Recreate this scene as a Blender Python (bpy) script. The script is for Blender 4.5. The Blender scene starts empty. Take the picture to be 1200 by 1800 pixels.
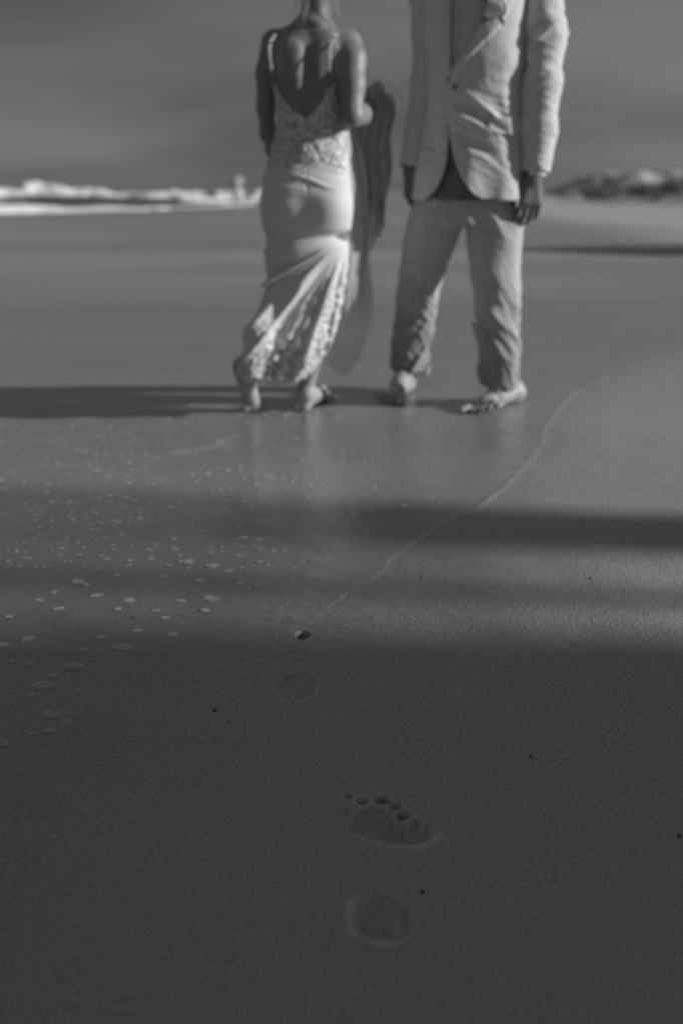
import bpy, math, random
import numpy as np
from math import radians as R, sin, cos, tan, pi
from mathutils import Vector, Matrix

scene = bpy.context.scene
C = scene.collection
rng = np.random.default_rng(7)
random.seed(7)

# ------------------------------------------------------------------ camera
CAM_H, PITCH, FPX = 0.82, R(18.4), 1700.0
cam_d = bpy.data.cameras.new("camera")
cam = bpy.data.objects.new("camera", cam_d)
C.objects.link(cam)
scene.camera = cam
cam.location = (0, 0, CAM_H)
cam.rotation_euler = (R(90) - PITCH, 0, 0)
cam_d.sensor_fit = 'VERTICAL'
cam_d.sensor_height = 36
cam_d.sensor_width = 24
cam_d.lens = 34
cam_d.clip_start = 0.02
cam_d.clip_end = 20000
cam_d.dof.use_dof = True
cam_d.dof.focus_distance = 1.68
cam_d.dof.aperture_fstop = 2.0

# ------------------------------------------------------------------ light
SUN_EL, SUN_OFF = R(18), R(5.5)      # the sun stands low to the right, a little on the camera's side
sun_vec = Vector((cos(SUN_OFF) * cos(SUN_EL), -sin(SUN_OFF) * cos(SUN_EL), sin(SUN_EL)))
sd = bpy.data.lights.new("sun", 'SUN')
sd.energy = 4.0
sd.angle = R(0.65)
sd.color = (1, 1, 1)               # black-and-white photograph
sun = bpy.data.objects.new("sun", sd)
C.objects.link(sun)
sun.rotation_euler = sun_vec.to_track_quat('Z', 'Y').to_euler()
sun.location = (8, -2, 6)

world = bpy.data.worlds.new("World")
scene.world = world
world.use_nodes = True
nt = world.node_tree
nt.nodes.clear()


def N(t, kind, loc=(0, 0), **kw):
    n = t.nodes.new(kind)
    for k, v in kw.items():
        if k.startswith('i_'):
            n.inputs[k[2:].replace('_', ' ')].default_value = v
        else:
            setattr(n, k, v)
    return n


wo = N(nt, 'ShaderNodeOutputWorld')
bg = N(nt, 'ShaderNodeBackground')
bg.inputs['Strength'].default_value = 0.1
sky = N(nt, 'ShaderNodeTexSky', sky_type='NISHITA')
sky.sun_disc = False
sky.sun_elevation = SUN_EL
sky.sun_rotation = R(90) + SUN_OFF
sky.air_density = 1.0
sky.dust_density = 1.0
bw = N(nt, 'ShaderNodeRGBToBW')
tc = N(nt, 'ShaderNodeTexCoord')
mp = N(nt, 'ShaderNodeMapping')
mp.inputs['Scale'].default_value = (1.2, 1.2, 6.0)
mp.inputs['Rotation'].default_value = (0, R(12), 0)
mp.inputs['Location'].default_value = (1.85, 0.4, 0.9)
cn = N(nt, 'ShaderNodeTexNoise')
cn.inputs['Scale'].default_value = 1.5
cn.inputs['Detail'].default_value = 5
cn.inputs['Roughness'].default_value = 0.45
cn.inputs['Distortion'].default_value = 0.35
cr = N(nt, 'ShaderNodeValToRGB')
cr.color_ramp.elements[0].position = 0.40
cr.color_ramp.elements[0].color = (0.66, 0.66, 0.66, 1)
cr.color_ramp.elements[1].position = 0.66
cr.color_ramp.elements[1].color = (1.55, 1.55, 1.55, 1)
mx = N(nt, 'ShaderNodeMix', data_type='RGBA')
mx.inputs['Factor'].default_value = 0.9       # the cloud sheet covers nine tenths of the clear sky
L = nt.links.new
L(sky.outputs[0], bw.inputs[0])
L(tc.outputs['Generated'], mp.inputs[0])
L(mp.outputs[0], cn.inputs[0])
L(cn.outputs[0], cr.inputs[0])
L(bw.outputs[0], mx.inputs['A'])
L(cr.outputs[0], mx.inputs['B'])
L(mx.outputs['Result'], bg.inputs[0])
L(bg.outputs[0], wo.inputs[0])

scene.view_settings.view_transform = 'Standard'
scene.view_settings.look = 'None'
scene.view_settings.exposure = 0
scene.view_settings.gamma = 1
scene.view_settings.use_curve_mapping = False
scene.render.engine = 'CYCLES'
scene.cycles.use_denoising = True
scene.cycles.max_bounces = 8
scene.cycles.transparent_max_bounces = 12

# ------------------------------------------------------------------ measuring helpers
cP, sP = cos(PITCH), sin(PITCH)


def W(px, py, Y):
    """the place in the world, at distance Y, seen at a pixel of the 1200 x 1800 photograph"""
    t = (900 - py) / FPX
    dz = Y * (t * cP - sP) / (cP + t * sP)
    depth = Y * cP - dz * sP
    return np.array([(px - 600) / FPX * depth, Y, CAM_H + dz])


def G(px, py, z=0.0):
    t = (900 - py) / FPX
    dz = z - CAM_H
    Y = dz * (cP + t * sP) / (t * cP - sP)
    depth = Y * cP - dz * sP
    return np.array([(px - 600) / FPX * depth, Y, z])


def tag(o, label=None, cat=None, group=None, kind=None):
    if label: o['label'] = label
    if cat: o['category'] = cat
    if group: o['group'] = group
    if kind: o['kind'] = kind
    return o


def empty(name, loc):
    o = bpy.data.objects.new(name, None)
    o.location = loc
    o.empty_display_size = 0.1
    C.objects.link(o)
    return o


def attach(o, parent):
    bpy.context.view_layer.update()
    o.parent = parent
    o.matrix_parent_inverse = parent.matrix_world.inverted()
    return o


def np_mesh(name, v, q, smooth=True):
    me = bpy.data.meshes.new(name)
    v = np.ascontiguousarray(v, dtype=np.float32)
    q = np.ascontiguousarray(q, dtype=np.int32)
    k = q.shape[1]
    me.vertices.add(len(v)); me.vertices.foreach_set('co', v.ravel())
    me.loops.add(q.size); me.loops.foreach_set('vertex_index', q.ravel())
    me.polygons.add(len(q))
    me.polygons.foreach_set('loop_start', np.arange(0, q.size, k, dtype=np.int32))
    me.polygons.foreach_set('loop_total', np.full(len(q), k, dtype=np.int32))
    me.update(calc_edges=True)
    if smooth:
        me.polygons.foreach_set('use_smooth', np.ones(len(q), dtype=bool))
    return me


def obj(name, me, mat, parent=None, loc=None):
    o = bpy.data.objects.new(name, me)
    C.objects.link(o)
    if mat and not me.materials: me.materials.append(mat)
    if loc is not None: o.location = loc
    if parent: attach(o, parent)
    return o


# ------------------------------------------------------------------ smooth noise on arrays
_T = rng.random(65536).astype(np.float32) * 2 - 1


def vnoise(p, s=0):
    i = np.floor(p).astype(np.int64); f = p - i
    f = f * f * f * (f * (f * 6 - 15) + 10)
    r = 0
    for a in (0, 1):
        for b in (0, 1):
            for c in (0, 1):
                h = ((i[:, 0] + a) * 73856093 ^ (i[:, 1] + b) * 19349663 ^ (i[:, 2] + c) * 83492791 ^ (s * 2654435)) & 65535
                w = (f[:, 0] if a else 1 - f[:, 0]) * (f[:, 1] if b else 1 - f[:, 1]) * (f[:, 2] if c else 1 - f[:, 2])
                r = r + w * _T[h]
    return r


def fbm(p, s=0, o=3):
    r = 0; a = 1.0
    for k in range(o):
        r = r + a * vnoise(p * 2 ** k + 17.3 * k, s + k); a *= .5
    return r


def spline(xs, ys):
    xs = np.array(xs, float); ys = np.array(ys, float)
    o = np.argsort(xs); xs = xs[o]; ys = ys[o]
    m = np.gradient(ys, xs)

    def f(x):
        x = np.clip(x, xs[0], xs[-1])
        i = np.clip(np.searchsorted(xs, x) - 1, 0, len(xs) - 2)
        h = xs[i + 1] - xs[i]; t = (x - xs[i]) / h
        return ((2 * t**3 - 3 * t**2 + 1) * ys[i] + (t**3 - 2 * t**2 + t) * h * m[i]
                + (-2 * t**3 + 3 * t**2) * ys[i + 1] + (t**3 - t**2) * h * m[i + 1])
    return f


def ridges(P, across, fa, fl, s=0, warp=.5):
    """irregular cloth folds: narrow crests that run along a direction; across = unit vector across them"""
    a = np.array(across, float); a /= np.linalg.norm(a)
    u = P @ a; rest = P - u[:, None] * a
    q = rest * fl; q = q + (a * 1.0)[None] * (u * fa + warp * vnoise(P * fl * 1.5, s + 5))[:, None]
    r = vnoise(q, s)
    r = 1 - np.abs(r) * 2.6
    q2 = rest * fl * 1.7 + a[None] * (u * fa * 2.1 + 9)[:, None]
    return np.maximum(r, -.6) + .35 * vnoise(q2, s + 9)


def sstep(a, b, x):
    t = np.clip((x - a) / (b - a), 0, 1)
    return t * t * (3 - 2 * t)


# ------------------------------------------------------------------ modelling by distance field
class Field:
    def __init__(s, lo, hi, res):
        s.lo = np.array(lo, float); s.res = res
        s.n = np.ceil((np.array(hi) - s.lo) / res).astype(int) + 1
        s.ax = [(s.lo[i] + res * np.arange(s.n[i])).astype(np.float32) for i in range(3)]
        s.a = np.full(s.n, 0.5, np.float32)

    def like(s):
        o = Field.__new__(Field)
        o.lo, o.res, o.n, o.ax = s.lo, s.res, s.n, s.ax
        o.a = np.full(s.n, 0.5, np.float32)
        return o

    def box(s, lo, hi):
        sl = []
        for i in range(3):
            a = int(np.clip(math.floor((lo[i] - s.lo[i]) / s.res), 0, s.n[i] - 1))
            b = int(np.clip(math.ceil((hi[i] - s.lo[i]) / s.res) + 1, a + 1, s.n[i]))
            sl.append(slice(a, b))
        return tuple(sl), s.ax[0][sl[0]][:, None, None], s.ax[1][sl[1]][None, :, None], s.ax[2][sl[2]][None, None, :]

    def add(s, sl, d, k=0.0):
        A = s.a[sl]
        if k <= 0:
            np.minimum(A, d, out=A)
        else:
            h = np.maximum(k - np.abs(A - d), 0) / k
            s.a[sl] = np.minimum(A, d) - h * h * k * 0.25

    def sub(s, sl, d, k=0.0):
        A = s.a[sl]
        if k <= 0:
            np.maximum(A, -d, out=A)
        else:
            h = np.maximum(k - np.abs(A + d), 0) / k
            s.a[sl] = np.maximum(A, -d) + h * h * k * 0.25

    def cone(s, a, b, ra, rb, k=0.015, sc=(1, 1, 1), sub=False):
        a = np.array(a, float); b = np.array(b, float); sc = np.array(sc, float)
        m = (max(ra, rb) + 0.05 + k)
        lo = np.minimum(a, b) - m * np.maximum(1, 1 / sc); hi = np.maximum(a, b) + m * np.maximum(1, 1 / sc)
        sl, X, Y, Z = s.box(lo, hi)
        X = (X - a[0]) * sc[0]; Y = (Y - a[1]) * sc[1]; Z = (Z - a[2]) * sc[2]
        ba = (b - a) * sc; L2 = float(ba @ ba) + 1e-12
        t = np.clip((X * ba[0] + Y * ba[1] + Z * ba[2]) / L2, 0, 1)
        d = np.sqrt((X - t * ba[0])**2 + (Y - t * ba[1])**2 + (Z - t * ba[2])**2) - (ra + t * (rb - ra))
        (s.sub if sub else s.add)(sl, d.astype(np.float32), k)

    def chain(s, pts, rs, k=0.012):
        for i in range(len(pts) - 1):
            s.cone(pts[i], pts[i + 1], rs[i], rs[i + 1], k)

    def ell(s, c, r, k=0.02, rot=None, sub=False):
        c = np.array(c, float); r = np.array(r, float)
        m = r.max() + 0.05 + k
        sl, X, Y, Z = s.box(c - m, c + m)
        X = X - c[0]; Y = Y - c[1]; Z = Z - c[2]
        if rot is not None:
            M = np.array(rot)
            X, Y, Z = (M[0, 0] * X + M[1, 0] * Y + M[2, 0] * Z, M[0, 1] * X + M[1, 1] * Y + M[2, 1] * Z,
                       M[0, 2] * X + M[1, 2] * Y + M[2, 2] * Z)
        q = np.sqrt((X / r[0])**2 + (Y / r[1])**2 + (Z / r[2])**2)
        g = np.sqrt((X / r[0]**2)**2 + (Y / r[1]**2)**2 + (Z / r[2]**2)**2) + 1e-6
        d = np.minimum(q * (q - 1) / g, 0.3)
        (s.sub if sub else s.add)(sl, d.astype(np.float32), k)

    def column(s, tab, k=0.02, p=2.0, add=True, grow=0.0, z0=None, z1=None, yaw=0.0):
        """tab rows: z, cx, cy, rx, ry - a column with an oval section that changes with height"""
        t = np.array(tab, float); t = t[np.argsort(t[:, 0])]
        z0 = t[0, 0] if z0 is None else z0; z1 = t[-1, 0] if z1 is None else z1
        m = t[:, 3:].max() + 0.06
        lo = [t[:, 1].min() - m, t[:, 2].min() - m, z0 - 0.04]
        hi = [t[:, 1].max() + m, t[:, 2].max() + m, z1 + 0.04]
        sl, X, Y, Z = s.box(lo, hi)
        f = [spline(t[:, 0], t[:, i]) for i in (1, 2, 3, 4)]
        zz = Z[0, 0]
        cx, cy, rx, ry = [g(zz)[None, None, :] for g in f]
        rx = rx + grow; ry = ry + grow
        if yaw:
            Xr, Yr = (X - cx) * cos(yaw) + (Y - cy) * sin(yaw), (Y - cy) * cos(yaw) - (X - cx) * sin(yaw)
            X, Y = Xr + cx, Yr + cy
        q = ((np.abs(X - cx) / rx)**p + (np.abs(Y - cy) / ry)**p)**(1 / p)
        d = (q - 1) * np.minimum(rx, ry)
        d = np.maximum(d, np.maximum(z0 - Z, Z - z1)).astype(np.float32)
        if add: s.add(sl, d, k)
        return sl, X, Y, Z, d

    def warp(s, fn, band=0.03):
        """move the surface out by fn(points) metres"""
        idx = np.nonzero(np.abs(s.a) < band)
        P = np.stack([s.ax[i][idx[i]] for i in range(3)], 1).astype(np.float64)
        s.a[idx] -= fn(P).astype(np.float32)

    def mesh(s, name):
        A = s.a; A[0] = A[-1] = 0.5; A[:, 0] = A[:, -1] = 0.5; A[:, :, 0] = A[:, :, -1] = 0.5
        I = A < 0
        n = np.zeros(np.array(A.shape) - 1, np.uint8)
        for a in (0, 1):
            for b in (0, 1):
                for c in (0, 1):
                    n += I[a:a + n.shape[0], b:b + n.shape[1], c:c + n.shape[2]]
        cells = np.nonzero((n > 0) & (n < 8))
        ci = np.stack(cells, 1)
        ids = np.full(n.shape, -1, np.int32); ids[cells] = np.arange(len(ci))
        cor = [(a, b, c) for a in (0, 1) for b in (0, 1) for c in (0, 1)]
        val = {k: A[ci[:, 0] + k[0], ci[:, 1] + k[1], ci[:, 2] + k[2]] for k in cor}
        acc = np.zeros((len(ci), 3)); cnt = np.zeros(len(ci))
        for k in cor:
            for ax in range(3):
                if k[ax] == 0:
                    k2 = list(k); k2[ax] = 1; k2 = tuple(k2)
                    v0, v1 = val[k], val[k2]
                    m = (v0 < 0) != (v1 < 0)
                    t = np.where(m, v0 / np.where(m, v0 - v1, 1), 0)
                    p = np.tile(np.array(k, float), (len(ci), 1)); p[:, ax] += t
                    acc += p * m[:, None]; cnt += m
        V = (ci + acc / cnt[:, None]) * s.res + s.lo
        Q = []
        for ax in range(3):
            sa = [slice(None)] * 3; sb = [slice(None)] * 3
            sa[ax] = slice(0, -1); sb[ax] = slice(1, None)
            ch = np.nonzero(I[tuple(sa)] != I[tuple(sb)])
            e = np.stack(ch, 1); ins = I[ch]
            u, w = (ax + 1) % 3, (ax + 2) % 3
            def cell(du, dw):
                c = e.copy(); c[:, u] -= du; c[:, w] -= dw
                return ids[c[:, 0], c[:, 1], c[:, 2]]
            q = np.stack([cell(1, 1), cell(0, 1), cell(0, 0), cell(1, 0)], 1)
            q[~ins] = q[~ins][:, ::-1]
            Q.append(q)
        Q = np.concatenate(Q)
        Q = Q[(Q >= 0).all(1)]
        return np_mesh(name, V, Q)


# ------------------------------------------------------------------ materials
def principled(name, col, rough=0.7, **kw):
    m = bpy.data.materials.new(name)
    m.use_nodes = True
    b = m.node_tree.nodes['Principled BSDF']
    b.inputs['Base Color'].default_value = (col, col, col, 1)
    b.inputs['Roughness'].default_value = rough
    for k, v in kw.items():
        b.inputs[k.replace('_', ' ')].default_value = v
    return m, m.node_tree, b


def noisy(name, lo, hi, scale, rough=0.7, bump=0.0, bscale=None, stretch=(1, 1, 1), bdist=0.002, detail=4, **kw):
    """procedural material: grey that wanders between lo and hi, with fine relief"""
    m, t, b = principled(name, lo, rough, **kw)
    co = N(t, 'ShaderNodeTexCoord'); ma = N(t, 'ShaderNodeMapping')
    ma.inputs['Scale'].default_value = stretch
    t.links.new(co.outputs['Object'], ma.inputs[0])
    n = N(t, 'ShaderNodeTexNoise'); n.inputs['Scale'].default_value = scale; n.inputs['Detail'].default_value = detail
    t.links.new(ma.outputs[0], n.inputs[0])
    r = N(t, 'ShaderNodeValToRGB')
    r.color_ramp.elements[0].position = 0.3; r.color_ramp.elements[0].color = (lo, lo, lo, 1)
    r.color_ramp.elements[1].position = 0.7; r.color_ramp.elements[1].color = (hi, hi, hi, 1)
    t.links.new(n.outputs[0], r.inputs[0]); t.links.new(r.outputs[0], b.inputs['Base Color'])
    if bump:
        n2 = N(t, 'ShaderNodeTexNoise'); n2.inputs['Scale'].default_value = bscale or scale * 4
        n2.inputs['Detail'].default_value = 3
        t.links.new(ma.outputs[0], n2.inputs[0])
        bp = N(t, 'ShaderNodeBump'); bp.inputs['Strength'].default_value = bump; bp.inputs['Distance'].default_value = bdist
        t.links.new(n2.outputs[0], bp.inputs['Height']); t.links.new(bp.outputs[0], b.inputs['Normal'])
    return m


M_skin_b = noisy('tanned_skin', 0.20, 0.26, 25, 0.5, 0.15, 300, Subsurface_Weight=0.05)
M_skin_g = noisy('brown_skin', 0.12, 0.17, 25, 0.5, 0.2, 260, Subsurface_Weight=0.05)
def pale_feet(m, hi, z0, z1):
    """blend the skin colour to a paler grey towards the feet"""
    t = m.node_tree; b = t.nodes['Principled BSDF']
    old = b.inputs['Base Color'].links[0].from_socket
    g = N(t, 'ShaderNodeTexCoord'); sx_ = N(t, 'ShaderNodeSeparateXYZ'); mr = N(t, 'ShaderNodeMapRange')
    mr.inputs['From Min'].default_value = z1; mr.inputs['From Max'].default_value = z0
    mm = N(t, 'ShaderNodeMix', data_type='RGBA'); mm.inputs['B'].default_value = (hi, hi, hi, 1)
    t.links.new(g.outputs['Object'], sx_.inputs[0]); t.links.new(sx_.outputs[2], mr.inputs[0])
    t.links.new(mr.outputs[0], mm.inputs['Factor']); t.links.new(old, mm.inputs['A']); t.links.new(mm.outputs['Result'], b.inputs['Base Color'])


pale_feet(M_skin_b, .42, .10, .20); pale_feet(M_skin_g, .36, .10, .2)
M_suit = noisy('linen_suiting', 0.55, 0.64, 60, 0.85, 0.35, 700, (1, 1, 1), 0.001, Sheen_Weight=0.15)
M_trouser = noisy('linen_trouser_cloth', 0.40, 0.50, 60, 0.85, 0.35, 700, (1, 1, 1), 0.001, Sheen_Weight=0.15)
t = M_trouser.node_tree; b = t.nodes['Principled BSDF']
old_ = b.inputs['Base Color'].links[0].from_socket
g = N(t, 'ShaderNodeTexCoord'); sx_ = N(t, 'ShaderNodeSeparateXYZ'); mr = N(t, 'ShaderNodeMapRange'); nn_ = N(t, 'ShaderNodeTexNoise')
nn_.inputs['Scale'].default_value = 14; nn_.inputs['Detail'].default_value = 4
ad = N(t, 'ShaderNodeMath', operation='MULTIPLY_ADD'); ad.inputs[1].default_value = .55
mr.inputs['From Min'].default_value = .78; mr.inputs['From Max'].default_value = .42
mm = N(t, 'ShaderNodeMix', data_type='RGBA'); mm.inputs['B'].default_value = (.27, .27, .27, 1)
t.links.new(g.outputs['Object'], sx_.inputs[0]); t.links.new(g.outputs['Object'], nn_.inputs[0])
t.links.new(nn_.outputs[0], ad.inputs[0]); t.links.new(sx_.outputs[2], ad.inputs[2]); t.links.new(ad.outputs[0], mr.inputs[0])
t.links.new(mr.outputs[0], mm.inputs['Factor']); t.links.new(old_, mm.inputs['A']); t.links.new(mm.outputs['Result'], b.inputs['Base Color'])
M_shirt = noisy('shirt_cotton', 0.55, 0.62, 60, 0.8, 0.2, 500)
M_cuff = noisy('white_cuff_cotton', 0.72, 0.78, 60, 0.8, 0.2, 500)
M_satin = noisy('bridal_satin', 0.62, 0.70, 18, 0.42, 0.15, 90, (1, 1, 1), 0.002, Sheen_Weight=0.2)
M_lace = noisy('bridal_lace', 0.38, 0.78, 85, 0.7, 0.8, 120, (1, 1, 1), 0.004)
M_hair = noisy('blond_hair', 0.14, 0.45, 60, 0.4, 0.6, 150, (1, 1, 0.25), 0.003)
M_darkhair = noisy('dark_hair', 0.02, 0.05, 60, 0.5, 0.5, 200)
M_eye, _, _ = principled('eye_white', 0.6, 0.1)
M_iris, _, _ = principled('iris', 0.05, 0.1)
M_metal, _, _ = principled('silver', 0.85, 0.12, Metallic=1.0)
M_petal = noisy('rose_petal', 0.6, 0.75, 30, 0.6)
M_leaf = noisy('green_leaf', 0.14, 0.24, 40, 0.5)
M_foam = noisy('bubble_foam', 0.74, 0.84, 120, 0.25, 0.3, 400)
M_surf = noisy('white_water', 0.78, 0.90, 1.2, 0.8, 0.5, 3, (1, 1, 1), 0.2)
M_speck = noisy('thin_foam', 0.48, 0.60, 120, 0.4)
M_shell = noisy('shell', 0.5, 0.7, 80, 0.4)
M_pebble = noisy('dark_pebble', 0.02, 0.05, 90, 0.5)
M_wood = noisy('weathered_boards', 0.16, 0.28, 6, 0.85, 0.4, 30, (6, 6, 0.6), 0.004)
M_roof = noisy('felt_roof', 0.08, 0.12, 6, 0.9)
M_shrub = noisy('shrub_leaves', 0.05, 0.12, 3, 0.7)
M_grass = noisy('marram_grass', 0.10, 0.22, 2, 0.7)

# sheer tulle of the held-up train
M_tulle, t, b = principled('sheer_tulle', 0.55, 0.8)
mxs = N(t, 'ShaderNodeMixShader'); tr = N(t, 'ShaderNodeBsdfTransparent'); tl = N(t, 'ShaderNodeBsdfTranslucent')
tl.inputs[0].default_value = (0.35, 0.35, 0.35, 1)
mx2 = N(t, 'ShaderNodeMixShader'); mx2.inputs[0].default_value = 0.3
co = N(t, 'ShaderNodeTexCoord'); nn = N(t, 'ShaderNodeTexNoise'); nn.inputs['Scale'].default_value = 22; nn.inputs['Detail'].default_value = 3
rr = N(t, 'ShaderNodeValToRGB')
rr.color_ramp.elements[0].position = 0.4; rr.color_ramp.elements[0].color = (0.60, 0.60, 0.60, 1)
rr.color_ramp.elements[1].position = 0.62; rr.color_ramp.elements[1].color = (0.84, 0.84, 0.84, 1)
out = t.nodes['Material Output']
t.links.new(co.outputs['Object'], nn.inputs[0]); t.links.new(nn.outputs[0], rr.inputs[0]); t.links.new(rr.outputs[0], mxs.inputs[0])
t.links.new(b.outputs[0], mx2.inputs[1]); t.links.new(tl.outputs[0], mx2.inputs[2])
t.links.new(tr.outputs[0], mxs.inputs[1]); t.links.new(mx2.outputs[0], mxs.inputs[2])
t.links.new(mxs.outputs[0], out.inputs[0])

M_train = M_tulle.copy(); M_train.name = 'bunched_train_tulle'
M_veil = M_tulle.copy(); M_veil.name = 'thin_overskirt'
for n_ in M_veil.node_tree.nodes:
    if n_.type == 'BSDF_PRINCIPLED': n_.inputs['Base Color'].default_value = (.60, .60, .60, 1)
    if n_.type == 'VALTORGB':
        n_.color_ramp.elements[0].color = (.60,) * 3 + (1,); n_.color_ramp.elements[1].color = (.74,) * 3 + (1,)
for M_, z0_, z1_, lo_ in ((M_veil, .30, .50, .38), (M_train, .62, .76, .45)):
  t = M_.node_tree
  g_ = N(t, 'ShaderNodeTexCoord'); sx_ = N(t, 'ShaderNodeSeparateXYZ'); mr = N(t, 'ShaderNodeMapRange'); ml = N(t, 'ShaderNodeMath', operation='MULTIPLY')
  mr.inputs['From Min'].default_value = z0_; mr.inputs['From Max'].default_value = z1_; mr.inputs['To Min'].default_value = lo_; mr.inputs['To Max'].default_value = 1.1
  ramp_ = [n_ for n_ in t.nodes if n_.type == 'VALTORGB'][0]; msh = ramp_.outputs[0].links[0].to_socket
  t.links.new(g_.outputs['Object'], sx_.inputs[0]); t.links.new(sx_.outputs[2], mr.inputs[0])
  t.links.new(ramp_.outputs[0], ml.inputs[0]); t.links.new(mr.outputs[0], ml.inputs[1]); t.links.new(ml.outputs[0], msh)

# water
M_sea, t, b = principled('sea_water', 0.06, 0.16)
co = N(t, 'ShaderNodeTexCoord'); ma = N(t, 'ShaderNodeMapping'); ma.inputs['Scale'].default_value = (0.35, 1, 1)
n1 = N(t, 'ShaderNodeTexNoise'); n1.inputs['Scale'].default_value = 0.8; n1.inputs['Detail'].default_value = 6
bp = N(t, 'ShaderNodeBump'); bp.inputs['Strength'].default_value = 0.8; bp.inputs['Distance'].default_value = 0.35
t.links.new(co.outputs['Object'], ma.inputs[0]); t.links.new(ma.outputs[0], n1.inputs[0])
t.links.new(n1.outputs[0], bp.inputs['Height']); t.links.new(bp.outputs[0], b.inputs['Normal'])

# sand: 'wet' is how wet the sand is, 'line' where the last wave left its rim of fine dry sand
M_sand, t, b = principled('beach_sand', 0.28, 0.6)
LK = t.links.new
co = N(t, 'ShaderNodeTexCoord')
aw = N(t, 'ShaderNodeAttribute', attribute_name='wet')
al = N(t, 'ShaderNodeAttribute', attribute_name='line')
big = N(t, 'ShaderNodeTexNoise'); big.inputs['Scale'].default_value = 1.1; big.inputs['Detail'].default_value = 4
mpb = N(t, 'ShaderNodeMapping'); mpb.inputs['Scale'].default_value = (0.45, 1.5, 1)
LK(co.outputs['Object'], mpb.inputs[0]); LK(mpb.outputs[0], big.inputs[0])
grain = N(t, 'ShaderNodeTexNoise'); grain.inputs['Scale'].default_value = 420; grain.inputs['Detail'].default_value = 2
LK(co.outputs['Object'], grain.inputs[0])
grain2 = N(t, 'ShaderNodeTexNoise'); grain2.inputs['Scale'].default_value = 130; grain2.inputs['Detail'].default_value = 3
LK(co.outputs['Object'], grain2.inputs[0])


def mth(op, a, b_=None, c=None, clamp=False):
    n = N(t, 'ShaderNodeMath', operation=op); n.use_clamp = clamp
    for i, v in enumerate((a, b_, c)):
        if v is None: continue
        if isinstance(v, (int, float)): n.inputs[i].default_value = v
        else: LK(v, n.inputs[i])
    return n.outputs[0]


dry = mth('SUBTRACT', 1.0, aw.outputs['Fac'])
base = mth('MULTIPLY_ADD', dry, 0.13, 0.275)
base = mth('ADD', base, mth('MULTIPLY', mth('SUBTRACT', big.outputs[0], 0.5), 0.10))
g1 = mth('MULTIPLY', mth('SUBTRACT', grain.outputs[0], 0.5), 0.66)
g2 = mth('MULTIPLY', mth('SUBTRACT', grain2.outputs[0], 0.5), 0.16)
base = mth('ADD', base, mth('ADD', g1, g2))
base = mth('ADD', base, mth('MULTIPLY', al.outputs['Fac'], 0.15))
base = mth('MAXIMUM', base, 0.06)
cc = N(t, 'ShaderNodeCombineColor')
for i in range(3): LK(base, cc.inputs[i])
LK(cc.outputs[0], b.inputs['Base Color'])
rg = mth('MULTIPLY_ADD', dry, 0.70, 0.27)
rg = mth('MINIMUM', mth('ADD', rg, mth('MULTIPLY', mth('SUBTRACT', big.outputs[0], 0.5), 0.25)), 0.9)
LK(rg, b.inputs['Roughness'])
LK(mth('MULTIPLY', mth('MAXIMUM', aw.outputs['Fac'], 0.0), 0.12), b.inputs['Coat Weight'])
b.inputs['Coat Roughness'].default_value = 0.22
b.inputs['Coat IOR'].default_value = 1.33
bh = mth('ADD', mth('MULTIPLY', grain.outputs[0], 0.6), grain2.outputs[0])
bp = N(t, 'ShaderNodeBump'); bp.inputs['Distance'].default_value = 0.0036
LK(mth('MULTIPLY_ADD', dry, 0.85, 0.16, True), bp.inputs['Strength'])
LK(bh, bp.inputs['Height']); LK(bp.outputs[0], b.inputs['Normal'])

# ------------------------------------------------------------------ the beach
def grow_axis(lo, hi, step, far_lo, far_hi, g, cap):
    mid = list(np.arange(lo, hi + 1e-9, step))
    up = []; x = mid[-1]; s = step
    while x < far_hi:
        s = min(s * g, cap(x - hi)); x += s; up.append(x)
    dn = []; x = mid[0]; s = step
    while x > far_lo:
        s = min(s * g, cap(lo - x)); x -= s; dn.append(x)
    return np.array(dn[::-1] + mid + up)


ax = grow_axis(-0.15, 0.16, 0.0021, -2500, 2500, 1.05, lambda d: max(0.012, 0.02 * d) if d < 60 else 0.12 * d)
ay = grow_axis(0.86, 1.72, 0.0024, -60, 3000, 1.05, lambda d: max(0.014, 0.016 * d) if d < 90 else 0.12 * d)
GX, GY = np.meshgrid(ax, ay, indexing='xy')
P2 = np.stack([GX.ravel(), GY.ravel()], 1)
H = np.zeros(len(P2))


def shore_x(y):       # where land ends, on the left
    return np.interp(y, [-60, 0, 20, 31, 45, 60, 100, 200, 600, 3000], [-40, -26, -15, -11, -7.5, -5.2, -1.5, 5, 26, 120])


def pts3(sx, sy, z=0.0):
    return np.stack([P2[:, 0] * sx, P2[:, 1] * sy, np.full(len(P2), z)], 1)


X_, Y_ = P2[:, 0], P2[:, 1]
far = np.hypot(X_, Y_ - 2)
# gentle swells of the beach, and the slope under the water
H += 0.006 * sstep(5, 12, far) * fbm(pts3(0.25, 0.5), 3)
out_d = shore_x(Y_) - X_
H -= 0.035 * np.maximum(out_d, 0)
H = np.maximum(H, -6)
# foot of the dunes on the right, running away into the distance
dune_x = np.interp(Y_, [-60, 0, 30, 60, 90, 140, 300, 900], [22, 20.5, 20, 19.5, 20.5, 27, 62, 200])
dd = X_ - dune_x
dn = fbm(pts3(0.16, 0.10, 4.2), 11, 4)
H += sstep(-3, 9, dd) * (1.7 + 1.25 * dn) * sstep(-70, -10, Y_) * (1 - sstep(160, 400, Y_)) + 0.35 * sstep(4, 20, dd)
# trampled dry sand between the tide mark and the dunes
dryz = sstep(-14, -4, dd) * sstep(8, 14, Y_)
H += 0.05 * dryz * fbm(pts3(1.6, 0.9, 2.1), 21, 3)


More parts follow.
